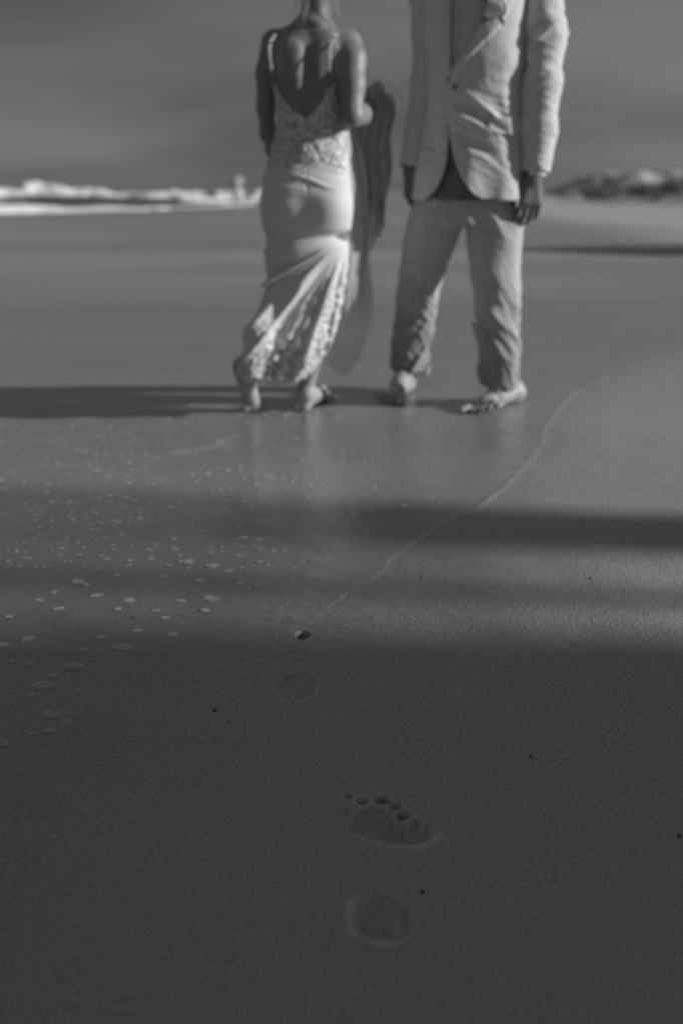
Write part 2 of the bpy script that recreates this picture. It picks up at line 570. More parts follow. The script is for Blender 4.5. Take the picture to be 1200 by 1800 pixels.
def gauss(c, sx, sy, ang=0):
    dx = X_ - c[0]; dy = Y_ - c[1]
    ca, sa = cos(ang), sin(ang)
    u = dx * ca + dy * sa; v = -dx * sa + dy * ca
    return np.exp(-0.5 * ((u / sx)**2 + (v / sy)**2))


PN = fbm(pts3(55, 55), 15, 3) * (np.abs(X_) < 1) * (Y_ < 3)


def pit(c, rx, ry, ang, edge, rough=.22):
    dx = X_ - c[0]; dy = Y_ - c[1]
    ca, sa = cos(ang), sin(ang)
    u = dx * ca + dy * sa; v = -dx * sa + dy * ca
    q = np.sqrt((u / rx)**2 + (v / ry)**2)
    d = (q - 1) * min(rx, ry) + min(rx, ry) * rough * PN
    return 1 - sstep(-edge, edge, d), d


foot_mask = np.zeros(len(P2), bool)
pale = np.zeros(len(P2))     # rims of pressed-up sand, coloured paler
# the nearer footprint: toes, ball, heel
F = np.zeros(len(P2))
for (px, py, rx, ry, dep) in [(672, 1406, .0115, .0090, .022), (694, 1415, .0075, .0062, .013), (709, 1429, .0088, .0066, .018),
                               (728, 1443, .0066, .0075, .011), (637, 1406, .0080, .0055, .009), (612, 1399, .0050, .0040, .010)]:
    m, d = pit(G(px, py), rx, ry, -0.6, .0038, .3)
    dep *= 1.35
    F = np.maximum(F, dep * m); pale = np.maximum(pale, .45 * np.exp(-((d - .004) / .0022)**2))
m, d = pit(G(678, 1450), .056, .029, -0.42, .012, .12)
F = np.maximum(F, .015 * m + 0.006 * m * gauss(G(700, 1452), .03, .012, -.5))
rim = np.exp(-((d - .008) / .006)**2) * sstep(G(0, 1440)[1], G(0, 1480)[1], Y_)
m2, d2 = pit(G(640, 1440), .034, .030, -0.2, .010)
F = np.maximum(F, .006 * m2)
pale = np.maximum(pale, .55 * rim)
F = F - 0.0050 * rim - 0.003 * gauss(G(655, 1415), .006, .012) - 0.003 * gauss(G(720, 1462), .03, .004, -.5)
m3, d3 = pit(G(670, 1612), .0355, .041, 0, .009, .04)
arc = np.exp(-((d3 - .004) / .0045)**2) * (.12 + .88 * sstep(.02, -.03, X_ - G(670, 0 + 1612)[0] + .6 * (Y_ - G(670, 1612)[1])))
pale = np.maximum(pale, 1.15 * arc)
F = np.maximum(F, 0.008 * m3) - 0.0075 * arc
F += 0.0015 * gauss(G(680, 1540), .03, .05)
F *= 1 + 0.25 * fbm(pts3(60, 60), 5, 2)
fp1 = (np.abs(F) > 0.0006) & (Y_ < 1.32) & (Y_ > 0.8)
H -= F
# the farther footprint: a toe hole and the arc of a heel
F = np.zeros(len(P2))
m, d = pit(G(531, 1116), .0115, .015, 0, .005)
F = .024 * m
pale = np.maximum(pale, .10 * gauss(G(512, 1110), .012, .02) + .15 * gauss(G(530, 1082), .025, .015))
F -= .0015 * gauss(G(512, 1112), .013, .02) + .002 * gauss(G(520, 1090), .02, .012)
m, d = pit(G(510, 1150), .032, .05, 0.2, .012)
F += 0.0035 * m
m3, d3 = pit(G(522, 1208), .034, .045, 0, .008, .05)
arc = np.exp(-((d3 - .004) / .004)**2) * sstep(1.53, 1.44, Y_)
pale = np.maximum(pale, .95 * arc)
F += 0.005 * m3 - .0045 * np.exp(-((d3 - .004) / .004)**2) * sstep(1.53, 1.44, Y_)
F *= 1 + 0.4 * fbm(pts3(80, 80), 9, 2)
fp2 = (np.abs(F) > 0.0006) & (Y_ > 1.35) & (Y_ < 2.0)
H -= F
# small toe marks and dents
for (px, py, r, dep) in [(690, 1345, .006, .003), (660, 1347, .005, .002), (676, 1338, .004, .002), (376, 1246, .005, .006),
                         (430, 1160, .03, .0015), (905, 1500, .05, .001)]:
    H -= dep * gauss(G(px, py), r, r)
# worn texture of the surface
near = sstep(9, 5, far)
H += near * (0.0011 * fbm(pts3(9, 14), 31, 3) + 0.00045 * fbm(pts3(60, 80), 33, 2))
# rim of fine sand left by the last wave
line_px = [(1330, 560), (1200, 618), (1120, 640), (1060, 664), (1003, 690), (975, 718), (958, 760), (938, 800), (905, 838), (850, 880), (790, 915),
           (740, 945), (700, 972), (660, 1002), (610, 1040), (575, 1072), (540, 1102), (500, 1135), (440, 1180), (370, 1240), (290, 1310), (200, 1400), (90, 1520), (-60, 1680)]
poly = np.array([G(*p)[:2] for p in line_px])
# resample with a wavering run
seg = np.concatenate([[0], np.cumsum(np.hypot(*np.diff(poly, axis=0).T))])
ss = np.linspace(0, seg[-1], 420)
poly = np.stack([np.interp(ss, seg, poly[:, 0]), np.interp(ss, seg, poly[:, 1])], 1)
poly[:, 0] += 0.012 * vnoise(np.stack([ss * 5, ss * 0, ss * 0], 1), 3) + 0.004 * vnoise(np.stack([ss * 22, ss * 0, ss * 0], 1), 4)
dl = np.full(len(P2), 9.0); side = np.zeros(len(P2)); along = np.zeros(len(P2))
sel = np.nonzero((Y_ > 0.5) & (Y_ < 12) & (np.abs(X_) < 9))[0]
for ch in np.array_split(sel, 60):
    D = (X_[ch, None] - poly[None, :, 0])**2 + (Y_[ch, None] - poly[None, :, 1])**2
    j = D.argmin(1); dl[ch] = np.sqrt(D[np.arange(len(ch)), j])
    along[ch] = j / 420
    T = poly[np.minimum(j + 1, 419)] - poly[np.maximum(j - 1, 0)]
    side[ch] = np.sign(T[:, 0] * (Y_[ch] - poly[j, 1]) - T[:, 1] * (X_[ch] - poly[j, 0]))
dist_s = dl * -side         # + on the wet (sea) side
line = np.exp(-(dl / 0.0075)**2) * sstep(1.62, 2.05, Y_) * (0.70 + 0.25 * vnoise(np.stack([along * 300, along * 0, along * 0], 1), 8))
# faint foam lines of the thin last sheet of water
for pl_, w_, a_ in (([(-30, 783), (60, 775), (160, 766), (290, 748), (410, 738)], .016, .38), ([(-30, 832), (90, 822), (200, 812), (300, 795), (400, 774)], .014, .5),
                    ([(300, 802), (345, 790), (395, 776), (425, 760)], .010, .8), ([(-30, 905), (120, 885), (260, 868), (400, 850)], .018, .22)):
    pw = np.array([G(*p)[:2] for p in pl_]); tt = np.linspace(0, len(pw) - 1, 120)
    pw = np.stack([np.interp(tt, range(len(pw)), pw[:, 0]), np.interp(tt, range(len(pw)), pw[:, 1])], 1)
    pw[:, 1] += .03 * vnoise(np.stack([tt * 2.5, tt * 0, tt * 0], 1), int(w_ * 1000))
    se = np.nonzero((Y_ > 2.2) & (Y_ < 4.2) & (X_ < .3) & (X_ > -2))[0]
    for ch in np.array_split(se, 8):
        dd_ = np.sqrt(((X_[ch, None] - pw[None, :, 0])**2 + (Y_[ch, None] - pw[None, :, 1])**2).min(1))
        line[ch] = np.maximum(line[ch], a_ * np.exp(-(dd_ / w_)**2) * np.clip(.6 + .8 * vnoise(np.stack([X_[ch] * 14, Y_[ch] * 22, X_[ch] * 0], 1), 5), 0, 1))
H += 0.0040 * line * near
# how wet
line = np.clip(np.maximum(line, 1.9 * pale * (.7 + .5 * fbm(pts3(90, 90), 12, 2))), 0, 1)
far_wet = sstep(-8, 0.5, X_) * 0
wet = 0.45 + 0.55 * sstep(-0.25, 0.15, dist_s)
wet = np.where(dl < 8.9, wet, 0.8)
bandn = fbm(pts3(0.12, 0.45, 1.0), 44, 3)
mid = sstep(5, 8, Y_)
wet = wet * (1 - mid) + mid * (0.78 + 0.3 * bandn)
wet = np.clip(wet, 0, 1)
z_ = sstep(-15.5, -11, dd + 1.5 * bandn) * sstep(11, 17, Y_)
wet = wet * (1 - z_) + z_ * (-0.75)
# sand kicked up round the feet
feet = [(438, 722), (532, 728), (700, 705), (860, 728)]
for i, f in enumerate(feet):
    c = G(*f)
    if i < 2:
        H += gauss(c, .11, .045) * (0.004 + 0.012 * np.maximum(fbm(pts3(30, 30), 50 + i, 2), 0)) * (Y_ < c[1] + .02)
    H -= 0.006 * gauss(c + np.array([0, .07, 0]), .05, .08)

nx, ny = len(ax), len(ay)
idx = np.arange(nx * ny).reshape(ny, nx)
Q = np.stack([idx[:-1, :-1], idx[:-1, 1:], idx[1:, 1:], idx[1:, :-1]], -1).reshape(-1, 4)
V = np.stack([X_, Y_, H], 1)
# exact normals of the whole sheet, so that the prints and the sand round them meet without a seam
Hm = H.reshape(ny, nx)
gy, gx = np.gradient(Hm, ay, ax)
NM = np.stack([-gx, -gy, np.ones_like(gx)], -1).reshape(-1, 3)
NM /= np.linalg.norm(NM, axis=1, keepdims=True)


def sheet(name, faces):
    u, inv = np.unique(faces, return_inverse=True)
    me = np_mesh(name, V[u], inv.reshape(faces.shape))
    for nm, arr in (('wet', wet), ('line', line)):
        a = me.attributes.new(nm, 'FLOAT', 'POINT'); a.data.foreach_set('value', arr[u].astype(np.float32))
    me.normals_split_custom_set_from_vertices(NM[u].tolist())
    return me


q1 = fp1[Q].any(1); q2 = fp2[Q].any(1)
sand = obj('sand', sheet('sand', Q[~(q1 | q2)]), M_sand)
tag(sand, kind='structure')
a = obj('footprint', sheet('footprint', Q[q1]), M_sand, sand)
a['label'] = 'bare footprint with toe, ball and heel marks pressed into the sand in front'
a = obj('footprint', sheet('footprint', Q[q2]), M_sand, sand)
a['label'] = 'faint half washed out footprint with one deep toe hole'

# the sea
sx = np.concatenate([-np.geomspace(3000, 30, 60), np.linspace(-29.5, 140, 60)])
sy = np.concatenate([np.linspace(-60, 20, 10), np.linspace(22, 120, 110), np.geomspace(122, 9000, 50)])
SX, SY = np.meshgrid(sx, sy)
pp = np.stack([SX.ravel() * 0.03, SY.ravel() * 0.13, SX.ravel() * 0], 1)
SZ = -0.07 + 0.16 * np.clip((shore_x(SY.ravel()) - SX.ravel()) / 25, 0, 1) * fbm(pp, 61, 3)
SZ += .42 * np.exp(-((SY.ravel() - 77) / 5)**2) * sstep(-11, -17, SX.ravel()) + .42 * np.exp(-((SY.ravel() - 94) / 6)**2) * sstep(-14, -22, SX.ravel())
ii = np.arange(SX.size).reshape(SX.shape)
sea = obj('sea', np_mesh('sea', np.stack([SX.ravel(), SY.ravel(), SZ], 1),
          np.stack([ii[:-1, :-1], ii[:-1, 1:], ii[1:, 1:], ii[1:, :-1]], -1).reshape(-1, 4)), M_sea)
tag(sea, kind='structure')


def breaker(x0, x1, y0, y1, hts, depth, seed, name='breaking_wave', z0=0.0):
    """a line of white water from (x0,y0) to (x1,y1); hts: heights along it"""
    n, m = 260, 26
    u = np.linspace(0, 1, n); v = np.linspace(0, 1, m)
    U, Vv = np.meshgrid(u, v, indexing='ij')
    hh = np.interp(u, np.linspace(0, 1, len(hts)), hts)
    cx = x0 + (x1 - x0) * U; cy = y0 + (y1 - y0) * U
    prof = np.sin(pi * Vv)**0.7 * (1 - 0.35 * Vv)
    p = np.stack([cx.ravel() * 0.35, Vv.ravel() * 2.2 + cy.ravel() * .3, U.ravel() * 0 + seed], 1)
    nz = fbm(p * 1.0, seed, 4).reshape(U.shape)
    z = z0 - 0.09 + hh[:, None] * prof * np.clip(0.80 + 0.60 * nz, 0.03, 2)
    yy = cy + depth * (Vv - 0.5) * (0.8 + 0.3 * nz)
    vv = np.stack([cx.ravel(), yy.ravel(), z.ravel()], 1)
    ii = np.arange(n * m).reshape(n, m)
    q = np.stack([ii[:-1, :-1], ii[1:, :-1], ii[1:, 1:], ii[:-1, 1:]], -1).reshape(-1, 4)
    o = obj(name, np_mesh(name, vv, q), M_surf)
    tag(o, kind='structure')
    return o


breaker(-52, -15.5, 74, 78, [1.6, 1.5, 1.35, 1.45, 1.2, 1.25, .9, .95, .6, .5, .1], 5, 1, z0=.33)
breaker(-60, -20, 92, 96, [1.7, 1.5, 1.9, 1.2, 1.7, 1.3, 1.0, .3], 5, 2, z0=.33)
breaker(-12.4, -3.0, 78, 84, [.05, .5, .7, .75, .8, .65, .6, .4], 4, 3, z0=.1)
breaker(-24, -9.2, 31.5, 50, [.40, .38, .36, .40, .36, .34, .32, .30, .26, .2, .12], 4.5, 4)
breaker(-9.6, -3.4, 50, 74, [.14, .12, .16, .14, .1], 3, 5)
breaker(-70, -8, 118, 124, [1.2, 1.5, 1.0, 1.3, .9, .6, 1.0, .7], 6, 8, z0=.1)
breaker(-13, -9.2, 30.0, 36, [.05, .08, .02, .10, .02, .06, .10, .0], 1.2, 6)

# plants on the dunes
def blades(spots, name, mat, n, h, spread, wid):
    vs, fs = [], []
    for (x, y, z, s) in spots:
        for _ in range(n):
            a = random.uniform(0, 2 * pi); r = random.random()**.5 * spread * s
            bx, by = x + cos(a) * r, y + sin(a) * r
            hh = h * s * random.uniform(.5, 1); l = random.uniform(-.5, .5) * hh; l2 = random.uniform(-.5, .5) * hh
            k = len(vs)
            vs += [(bx - wid, by, z - .1), (bx + wid, by, z - .1), (bx + l * .5 + wid * .7, by + l2 * .5, z + hh * .65), (bx + l, by + l2, z + hh)]
            fs.append((k, k + 1, k + 2, k + 3))
    return obj(name, np_mesh(name, np.array(vs), np.array(fs), False), mat)


def ground_z(x, y):
    i = np.clip(np.searchsorted(ax, x), 0, nx - 1); j = np.clip(np.searchsorted(ay, y), 0, ny - 1)
    return Hm[j, i]


gs = []
for _ in range(80):
    y = random.uniform(28, 150); x = np.interp(y, [0, 30, 60, 90, 140], [18.5, 18, 17.5, 19, 25]) + random.uniform(1, 16)
    gs.append((x, y, ground_z(x, y), random.uniform(.6, 1.3)))
tag(blades(gs, 'dune_grass', M_grass, 45, 0.55, 0.6, 0.02), kind='stuff')

shr = [(1040, 78, 1.0, 'low dark shrub at the seaward end of the dune, lowest of the row'),
       (1068, 72, 1.5, 'round dark shrub on the dune, next to the low one at the end'),
       (1095, 74, 1.3, 'dark shrub crowning the first dune hump from the left'),
       (1128, 70, 1.0, 'small dark shrub in the dip of the dune crest'),
       (1160, 66, 1.5, 'broad dark shrub on the dune crest near the right edge'),
       (1190, 62, 1.3, 'dark shrub on the dune cut by the right edge of the picture')]
for (px, y, s, lab) in shr:
    p = W(px, 330, y); z = ground_z(p[0], y)
    t_ = empty('shrub', (p[0], y, z))
    tag(t_, lab, 'shrub', 'shrubs along the dune crest')
    vs, fs = [], []
    cl = [(random.gauss(0, .5) * s, random.gauss(0, .3) * s, random.uniform(.15, .6) * s, random.uniform(.2, .38) * s) for _ in range(14)]
    for (cx, cy, cz, cr_) in cl:
        for _ in range(110):
            d = Vector((random.gauss(0, 1), random.gauss(0, 1), random.gauss(0, 1))).normalized() * cr_ * random.uniform(.6, 1.05)
            q0 = Vector((p[0] + cx, y + cy, z + cz)) + d
            u_ = Vector((random.gauss(0, 1), random.gauss(0, 1), random.gauss(0, 1))).normalized() * .06
            v_ = u_.orthogonal().normalized() * .03
            k = len(vs); vs += [q0 - u_, q0 - v_, q0 + u_, q0 + v_]; fs.append((k, k + 1, k + 2, k + 3))
    obj('foliage', np_mesh('foliage', np.array([tuple(v) for v in vs]), np.array(fs), False), M_shrub, t_)
    F = Field((p[0] - .8 * s, y - .6 * s, z - .2), (p[0] + .8 * s, y + .6 * s, z + .8 * s), 0.03)
    for (cx, cy, cz, cr_) in cl[:7]:
        F.cone((p[0], y, z - .1), (p[0] + cx * .8, y + cy * .8, z + cz), .045, .03, .02)
    obj('stem', F.mesh('stem'), M_wood, t_)

# ------------------------------------------------------------------ unseen huts, piles and slats added right of the view to shade the sand
def box_faces(vs, fs, lo, hi):
    k = len(vs)
    for a in (0, 1):
        for b_ in (0, 1):
            for c in (0, 1):
                vs.append(((lo, hi)[a][0], (lo, hi)[b_][1], (lo, hi)[c][2]))
    for f in ((0, 1, 3, 2), (4, 6, 7, 5), (0, 4, 5, 1), (2, 3, 7, 6), (0, 2, 6, 4), (1, 5, 7, 3)):
        fs.append(tuple(k + i for i in f))


def boxobj(name, lo, hi, mat, parent, me=None):
    c = (np.array(lo) + np.array(hi)) / 2
    if me is None:
        vs, fs = [], []
        box_faces(vs, fs, np.array(lo) - c, np.array(hi) - c)
        me = np_mesh(name, np.array(vs), np.array(fs), False)
    return obj(name, me, mat, parent, loc=c)


def hut(x, y0, y1, h, label):  # unseen hut, added as a shadow caster
    t_ = empty('shade_hut', (x + 1.2, (y0 + y1) / 2, 0))
    tag(t_, label, 'beach hut', 'unseen huts added to shade the sand')
    boxobj('wall', (x + .03, y0 + .03, -.1), (x + 2.4, y1 - .03, h), M_wood, t_)
    n = int(h / 0.2); me = None
    for k in range(n):
        o = boxobj('board', (x, y0, k * .2 + .01), (x + .028, y1, k * .2 + .19), M_wood, t_, me)
        me = o.data
    yc = (y0 + y1) / 2
    d = boxobj('door', (x - .035, yc - .4, .1), (x - .002, yc + .4, 2.0), M_roof, t_)
    boxobj('handle', (x - .07, yc + .28, 1.0), (x - .036, yc + .31, 1.12), M_metal, d)
    vs = [(x - .2, y0 - .0, h), (x + 2.6, y0 - .0, h), (x + 2.6, yc, h + .7), (x - .2, yc, h + .7), (x - .2, y1 + .0, h), (x + 2.6, y1 + .0, h)]
    vs = vs + [(a_, b_, c_ + .06) for a_, b_, c_ in vs]
    fs = [(0, 1, 2, 3), (3, 2, 5, 4), (6, 9, 8, 7), (9, 10, 11, 8), (0, 6, 7, 1), (4, 5, 11, 10), (0, 3, 9, 6), (3, 4, 10, 9), (1, 7, 8, 2), (2, 8, 11, 5)]
    obj('roof', np_mesh('roof', np.array(vs), np.array(fs), False), M_roof, t_)


def pile(x, y, r, h, label):  # unseen pile, added to throw a stripe of shade
    F = Field((x - r * 1.5, y - r * 1.5, -.3), (x + r * 1.5, y + r * 1.5, h + .1), max(.012, r / 6))
    F.column([(-.25, x, y, r, r), (h * .5, x + .01, y, r * .96, r * .98), (h, x, y, r * .9, r * .9)], 0)
    F.warp(lambda P: r * 0.05 * fbm(P * np.array([20, 20, 2.0]), 5, 2))
    o = obj('shade_pile', F.mesh('shade_pile'), M_wood)
    tag(o, label, 'post', 'unseen piles added to shade the sand')


hut(14.0, -4.2, 0.25, 4.9, 'unseen tall board hut with low pitched roof, added to shade the near sand')
pile(14.1, 1.015, 0.17, 4.66, 'unseen thick round wooden pile added to cast a band of shade')
pile(14.2, 0.575, 0.040, 5.6, 'unseen slender wooden pole added to cast a thin band of shade')
scr = empty('shade_slats', (14.35, .6, 4.5))  # unseen slats, added to thin the sunlight on the left
tag(scr, 'unseen high wooden slats added to half shade the sand at the left', 'awning')
me = None
for k in range(17):
    o = boxobj('slat', (14.33, .26 + .004 * k, 4.54 + k * .087), (14.36, 1.21, 4.54 + k * .087 + .036), M_wood, scr, me)
    me = o.data
for y_ in (.30, .84): boxobj('post', (14.37, y_, -.2), (14.40, y_ + .028, 6.0), M_wood, scr)
hut(11.5, 12.4, 15.0, 2.3, 'unseen small hut added to cast the shade streak farther up the beach')

# ------------------------------------------------------------------ people
def foot(F, heel, toe, ankle, wid=0.046, k=0.018, left=True, bend=None):
    """heel, toe: world points on the sole line; ankle: joint above"""
    heel = np.array(heel, float); toe = np.array(toe, float); ankle = np.array(ankle, float)
    ax_ = toe - heel; Ln = np.linalg.norm(ax_); ax_ /= Ln
    up = ankle - heel; up -= ax_ * (up @ ax_); up /= np.linalg.norm(up)
    sd_ = np.cross(ax_, up)                      # to the right of the foot
    s = 1 if left else -1                        # side of the big toe
    r = wid * .62
    hc = heel + ax_ * .03 + up * r
    F.cone(hc, hc + up * .02, r * 1.05, r * .95, k)
    F.cone(hc, ankle, r * .95, .030, k)
    inst = heel + ax_ * Ln * .48 + up * r * 1.25
    F.cone(ankle + up * .0, inst, .036 * wid / .05, .032 * wid / .05, k)
    F.cone(hc, heel + ax_ * Ln * .70 - sd_ * s * -.015 + up * r * .75, r * .9, r * .72, k)
    F.cone(inst, heel + ax_ * Ln * .74 + sd_ * s * .018 + up * r * .7, .027, r * .66, k)
    F.cone(heel + ax_ * Ln * .72 + sd_ * s * .022 + up * r * .62, heel + ax_ * Ln * .70 - sd_ * s * .028 + up * r * .5, r * .62, r * .5, k)
    for i in range(5):
        o = (0.034, 0.010, -.009, -.026, -.041)[i] * wid / .046
        ln = (0.285, .27, .24, .205, .165)[i] * Ln
        rr_ = (.0132, .0084, .0080, .0076, .0072)[i] * wid / .046
        a0 = heel + ax_ * Ln * (.72 - .02 * i) + sd_ * s * o * .9 + up * (rr_ + .006)
        a1 = heel + ax_ * (Ln * (.72 - .02 * i) + ln * .62) + sd_ * s * o * 1.14 + up * (rr_ + .006)
        a2 = heel + ax_ * (Ln * (.72 - .02 * i) + ln) + sd_ * s * o * 1.20 + up * rr_
        if bend is not None:      # heel lifted: the toes lie flat on the sand, bent back from the ball
            bd = np.array(bend, float); a0 = heel + ax_ * Ln * .72 + sd_ * s * o * .85 + up * .008
            a1 = a0 + bd * ln * .6 + np.array([0, 0, -.002]); a2 = a0 + bd * ln + np.array([0, 0, -.005])
        F.chain([a0, a1, a2], [rr_ * .95, rr_ * .85, rr_ * .98], .003)


def hand(F, wrist, mid, down, palm, thumb_side, s=1.0, curl=0.35, spread=1.0):
    """wrist -> mid: line of the hand; palm: direction the palm faces; thumb_side: +-1 along down x palm"""
    wrist = np.array(wrist, float); d = np.array(down, float); d /= np.linalg.norm(d)
    pn = np.array(palm, float); pn -= d * (pn @ d); pn /= np.linalg.norm(pn)
    sv = np.cross(d, pn) * thumb_side
    kn = wrist + d * .088 * s
    for o in (-.028, -.010, .010, .028):
        F.cone(wrist + sv * o * .55 + d * .008, kn + sv * o * s, .0165 * s, .0125 * s, .012)
    F.cone(wrist - d * .02, wrist + d * .02, .026 * s, .025 * s, .015, )
    F.cone(wrist + sv * .012 + d * .03 + pn * .008, wrist + sv * .022 + d * .05 + pn * .012, .017 * s, .014 * s, .012)
    for i, (o, ln) in enumerate(((.030, .074), (.0105, .083), (-.010, .077), (-.029, .060))):
        b0 = kn + sv * o * s
        dirs = []
        a_ = curl * (0.45 + .12 * i)
        cur = b0; pts = [cur]
        for j, fr in enumerate((.46, .31, .23)):
            a_ += curl * (0.25, .75, .55)[j]
            dv = d * cos(a_) + pn * sin(a_) + sv * o * 2.2 * spread * (1, .6, .2)[j]
            cur = cur + dv / np.linalg.norm(dv) * ln * fr * s; pts.append(cur)
        F.chain(pts, [.0098 * s, .0088 * s, .0080 * s, .0070 * s], .004)
    t0 = wrist + d * .028 * s + sv * .022 * s + pn * .004
    t1 = t0 + (d * .7 + sv * .5 + pn * .35) * .042 * s
    t2 = t1 + (d * .9 + sv * .12 + pn * .35) * .032 * s
    t3 = t2 + (d * .95 - sv * .05 + pn * .3) * .024 * s
    F.chain([t0, t1, t2, t3], [.0155 * s, .0115 * s, .0102 * s, .0085 * s], .006)


def head(F, c, face, s=1.0):
    """c: centre of the skull; face: horizontal unit vector the face looks along"""
    c = np.array(c, float); f = np.array(face, float); f /= np.linalg.norm(f)
    u = np.array([0, 0, 1.0]); r = np.cross(f, u)
    B = np.stack([r, f, u], 1)
    F.ell(c + u * .025 * s - f * .012 * s, (.076 * s, .094 * s, .088 * s), .03, B)
    F.ell(c - u * .045 * s + f * .022 * s, (.058 * s, .066 * s, .068 * s), .035, B)
    F.cone(c - u * .088 * s + f * .066 * s, c - u * .085 * s + f * .058 * s, .021 * s, .021 * s, .025)
    for q in (-1, 1):
        F.cone(c - u * .075 * s + f * .05 * s + r * q * .015, c - u * .048 * s - f * .005 * s + r * q * .05 * s, .018 * s, .016 * s, .02)
        F.ell(c - u * .02 * s + f * .066 * s + r * q * .038 * s, (.018 * s, .014 * s, .013 * s), .015, B)
        F.ell(c + u * .006 * s + f * .088 * s + r * q * .031 * s, (.016 * s, .012 * s, .011 * s), .012, B, sub=True)
        F.cone(c + u * .025 * s + f * .084 * s + r * q * .018 * s, c + u * .024 * s + f * .074 * s + r * q * .045 * s, .006 * s, .005 * s, .01)
        F.ell(c - u * .008 * s - f * .006 * s + r * q * .077 * s, (.008 * s, .017 * s, .030 * s), .006, B)
    F.cone(c + u * .012 * s + f * .084 * s, c - u * .026 * s + f * .105 * s, .007 * s, .0115 * s, .010)
    F.cone(c - u * .03 * s + f * .094 * s + r * .009 * s, c - u * .03 * s + f * .094 * s - r * .009 * s, .008 * s, .008 * s, .008)
    F.cone(c - u * .053 * s + f * .085 * s + r * .017 * s, c - u * .053 * s + f * .085 * s - r * .017 * s, .007 * s, .007 * s, .006)
    F.cone(c - u * .062 * s + f * .083 * s + r * .014 * s, c - u * .062 * s + f * .083 * s - r * .014 * s, .007 * s, .007 * s, .005)


def eyes(c, face, parent, s=1.0):
    c = np.array(c, float); f = np.array(face, float); f /= np.linalg.norm(f)
    u = np.array([0, 0, 1.0]); r = np.cross(f, u)
    for q in (-1, 1):
        p = c + u * .006 * s + f * .073 * s + r * q * .031 * s
        F = Field(p - .02, p + .02, .002); F.ell(p, (.0118 * s,) * 3, 0)
        e = obj('eye', F.mesh('eye'), M_eye, parent)
        F = Field(p - .02, p + .02, .001); F.ell(p + f * .0082 * s, (.0052 * s,) * 3, 0)
        obj('iris', F.mesh('iris'), M_iris, e)


# ================= the bride, seen from behind
BY = 3.71
bride = empty('person', (W(500, 720, BY)[0], BY, 0))
tag(bride, 'woman in a backless lace wedding gown seen from behind, barefoot, holding up her train', 'person')
bx = W(545, 60, BY)[0]
F = Field((-.56, BY - .34, -.02), (.22, BY + .42, 1.72), 0.0045)
shL = W(481, 76, BY + .02); shR = W(609, 78, BY + .0)
neck = W(552, 48, BY + .01); hc = W(562, -78, BY + .05)
zt = lambda py: W(0, py, BY)[2]
xt = lambda px, py: W(px, py, BY)[0]


def row(py, xl, xr, ry, Y=BY, cy=0.0):
    a = W(xl, py, Y); b_ = W(xr, py, Y)
    return (a[2], (a[0] + b_[0]) / 2, Y + cy, (b_[0] - a[0]) / 2, ry)


torso = [row(64, 493, 597, .060), row(85, 480, 602, .082), row(125, 481, 600, .096), row(170, 486, 601, .092), row(215, 491, 603, .084),
         row(240, 491, 604, .086), row(290, 478, 606, .100), row(340, 470, 608, .108), row(400, 475, 608, .10), row(430, 485, 600, .08)]
F.column(torso, .03, 2.3)
F.cone(shL + np.array([.022, 0, -.002]), W(535, 52, BY), .034, .042, .05)
F.cone(shR - np.array([.018, 0, -.002]), W(562, 54, BY), .034, .042, .05)
F.cone(neck, neck + np.array([.01, .02, .10]), .046, .044, .04)
F.cone(neck + np.array([.01, .02, .08]), hc - np.array([0, .01, .04]), .044, .05, .03)
head(F, hc, (0.35, 1, 0), .98)
# shoulder blades, spine
F.ell(W(508, 105, BY - .076), (.036, .010, .055), .04)
F.ell(W(578, 105, BY - .076), (.036, .010, .055), .04)
F.cone(W(541, 62, BY - .096), W(541, 225, BY - .104), .006, .008, .04, sub=True)
# arms
elL = W(467, 190, BY + .06); wrL = W(482, 268, BY + .20)
F.chain([shL, W(468, 130, BY + .03), elL, W(472, 235, BY + .13), wrL], [.044, .036, .031, .030, .022], .02)
hand(F, wrL, None, (0.6, .6, -.5), (0.7, -.6, 0), 1, .92, .5)
elR = W(618, 203, BY - .10); wrR = W(648, 185, BY + .19)
F.chain([shR + np.array([.004, 0, 0]), W(617, 105, BY - .045), W(618, 150, BY - .075), elR, W(634, 202, BY + .05), wrR], [.050, .049, .044, .038, .036, .023], .02)
hand(F, wrR, None, (.25, .9, .15), (-.6, .1, -.7), -1, .92, 1.1)
# legs under the gown
hipL = W(505, 390, BY + .01); hipR = W(575, 390, BY - .0)
knL = W(512, 500, BY + .03); knR = W(575, 515, BY + .02)
anL = W(427, 650, BY - .06); anR = W(536, 689, BY - .01)
F.ell(W(505, 365, BY - .045), (.075, .075, .085), .03); F.ell(W(575, 365, BY - .05), (.075, .075, .085), .03)
F.chain([hipL, knL], [.078, .050], .03)
F.chain([hipR, knR], [.078, .050], .03)
F.chain([knL, W(470, 590, BY + .0), anL], [.048, .046, .027], .02)
F.chain([knR, W(555, 600, BY - .03), anR], [.048, .047, .027], .02)
# right foot flat, heel towards the camera, toes away to the right
foot(F, G(524, 724) + np.array([0, 0, .002]), G(572, 704) + np.array([.02, .10, .004]), anR, .046, left=False)
# left foot on its toes, heel lifted, sole towards the camera
hl_ = W(436, 666, BY - .09); bl_ = G(446, 726) + np.array([0, 0, .016])
foot(F, hl_, hl_ + (bl_ - hl_) / .72, anL + np.array([-.004, .02, .01]), .046, left=True, bend=(.12, .99, -.02))
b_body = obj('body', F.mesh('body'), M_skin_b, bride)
eyes(hc, (0.35, 1, 0), bride)

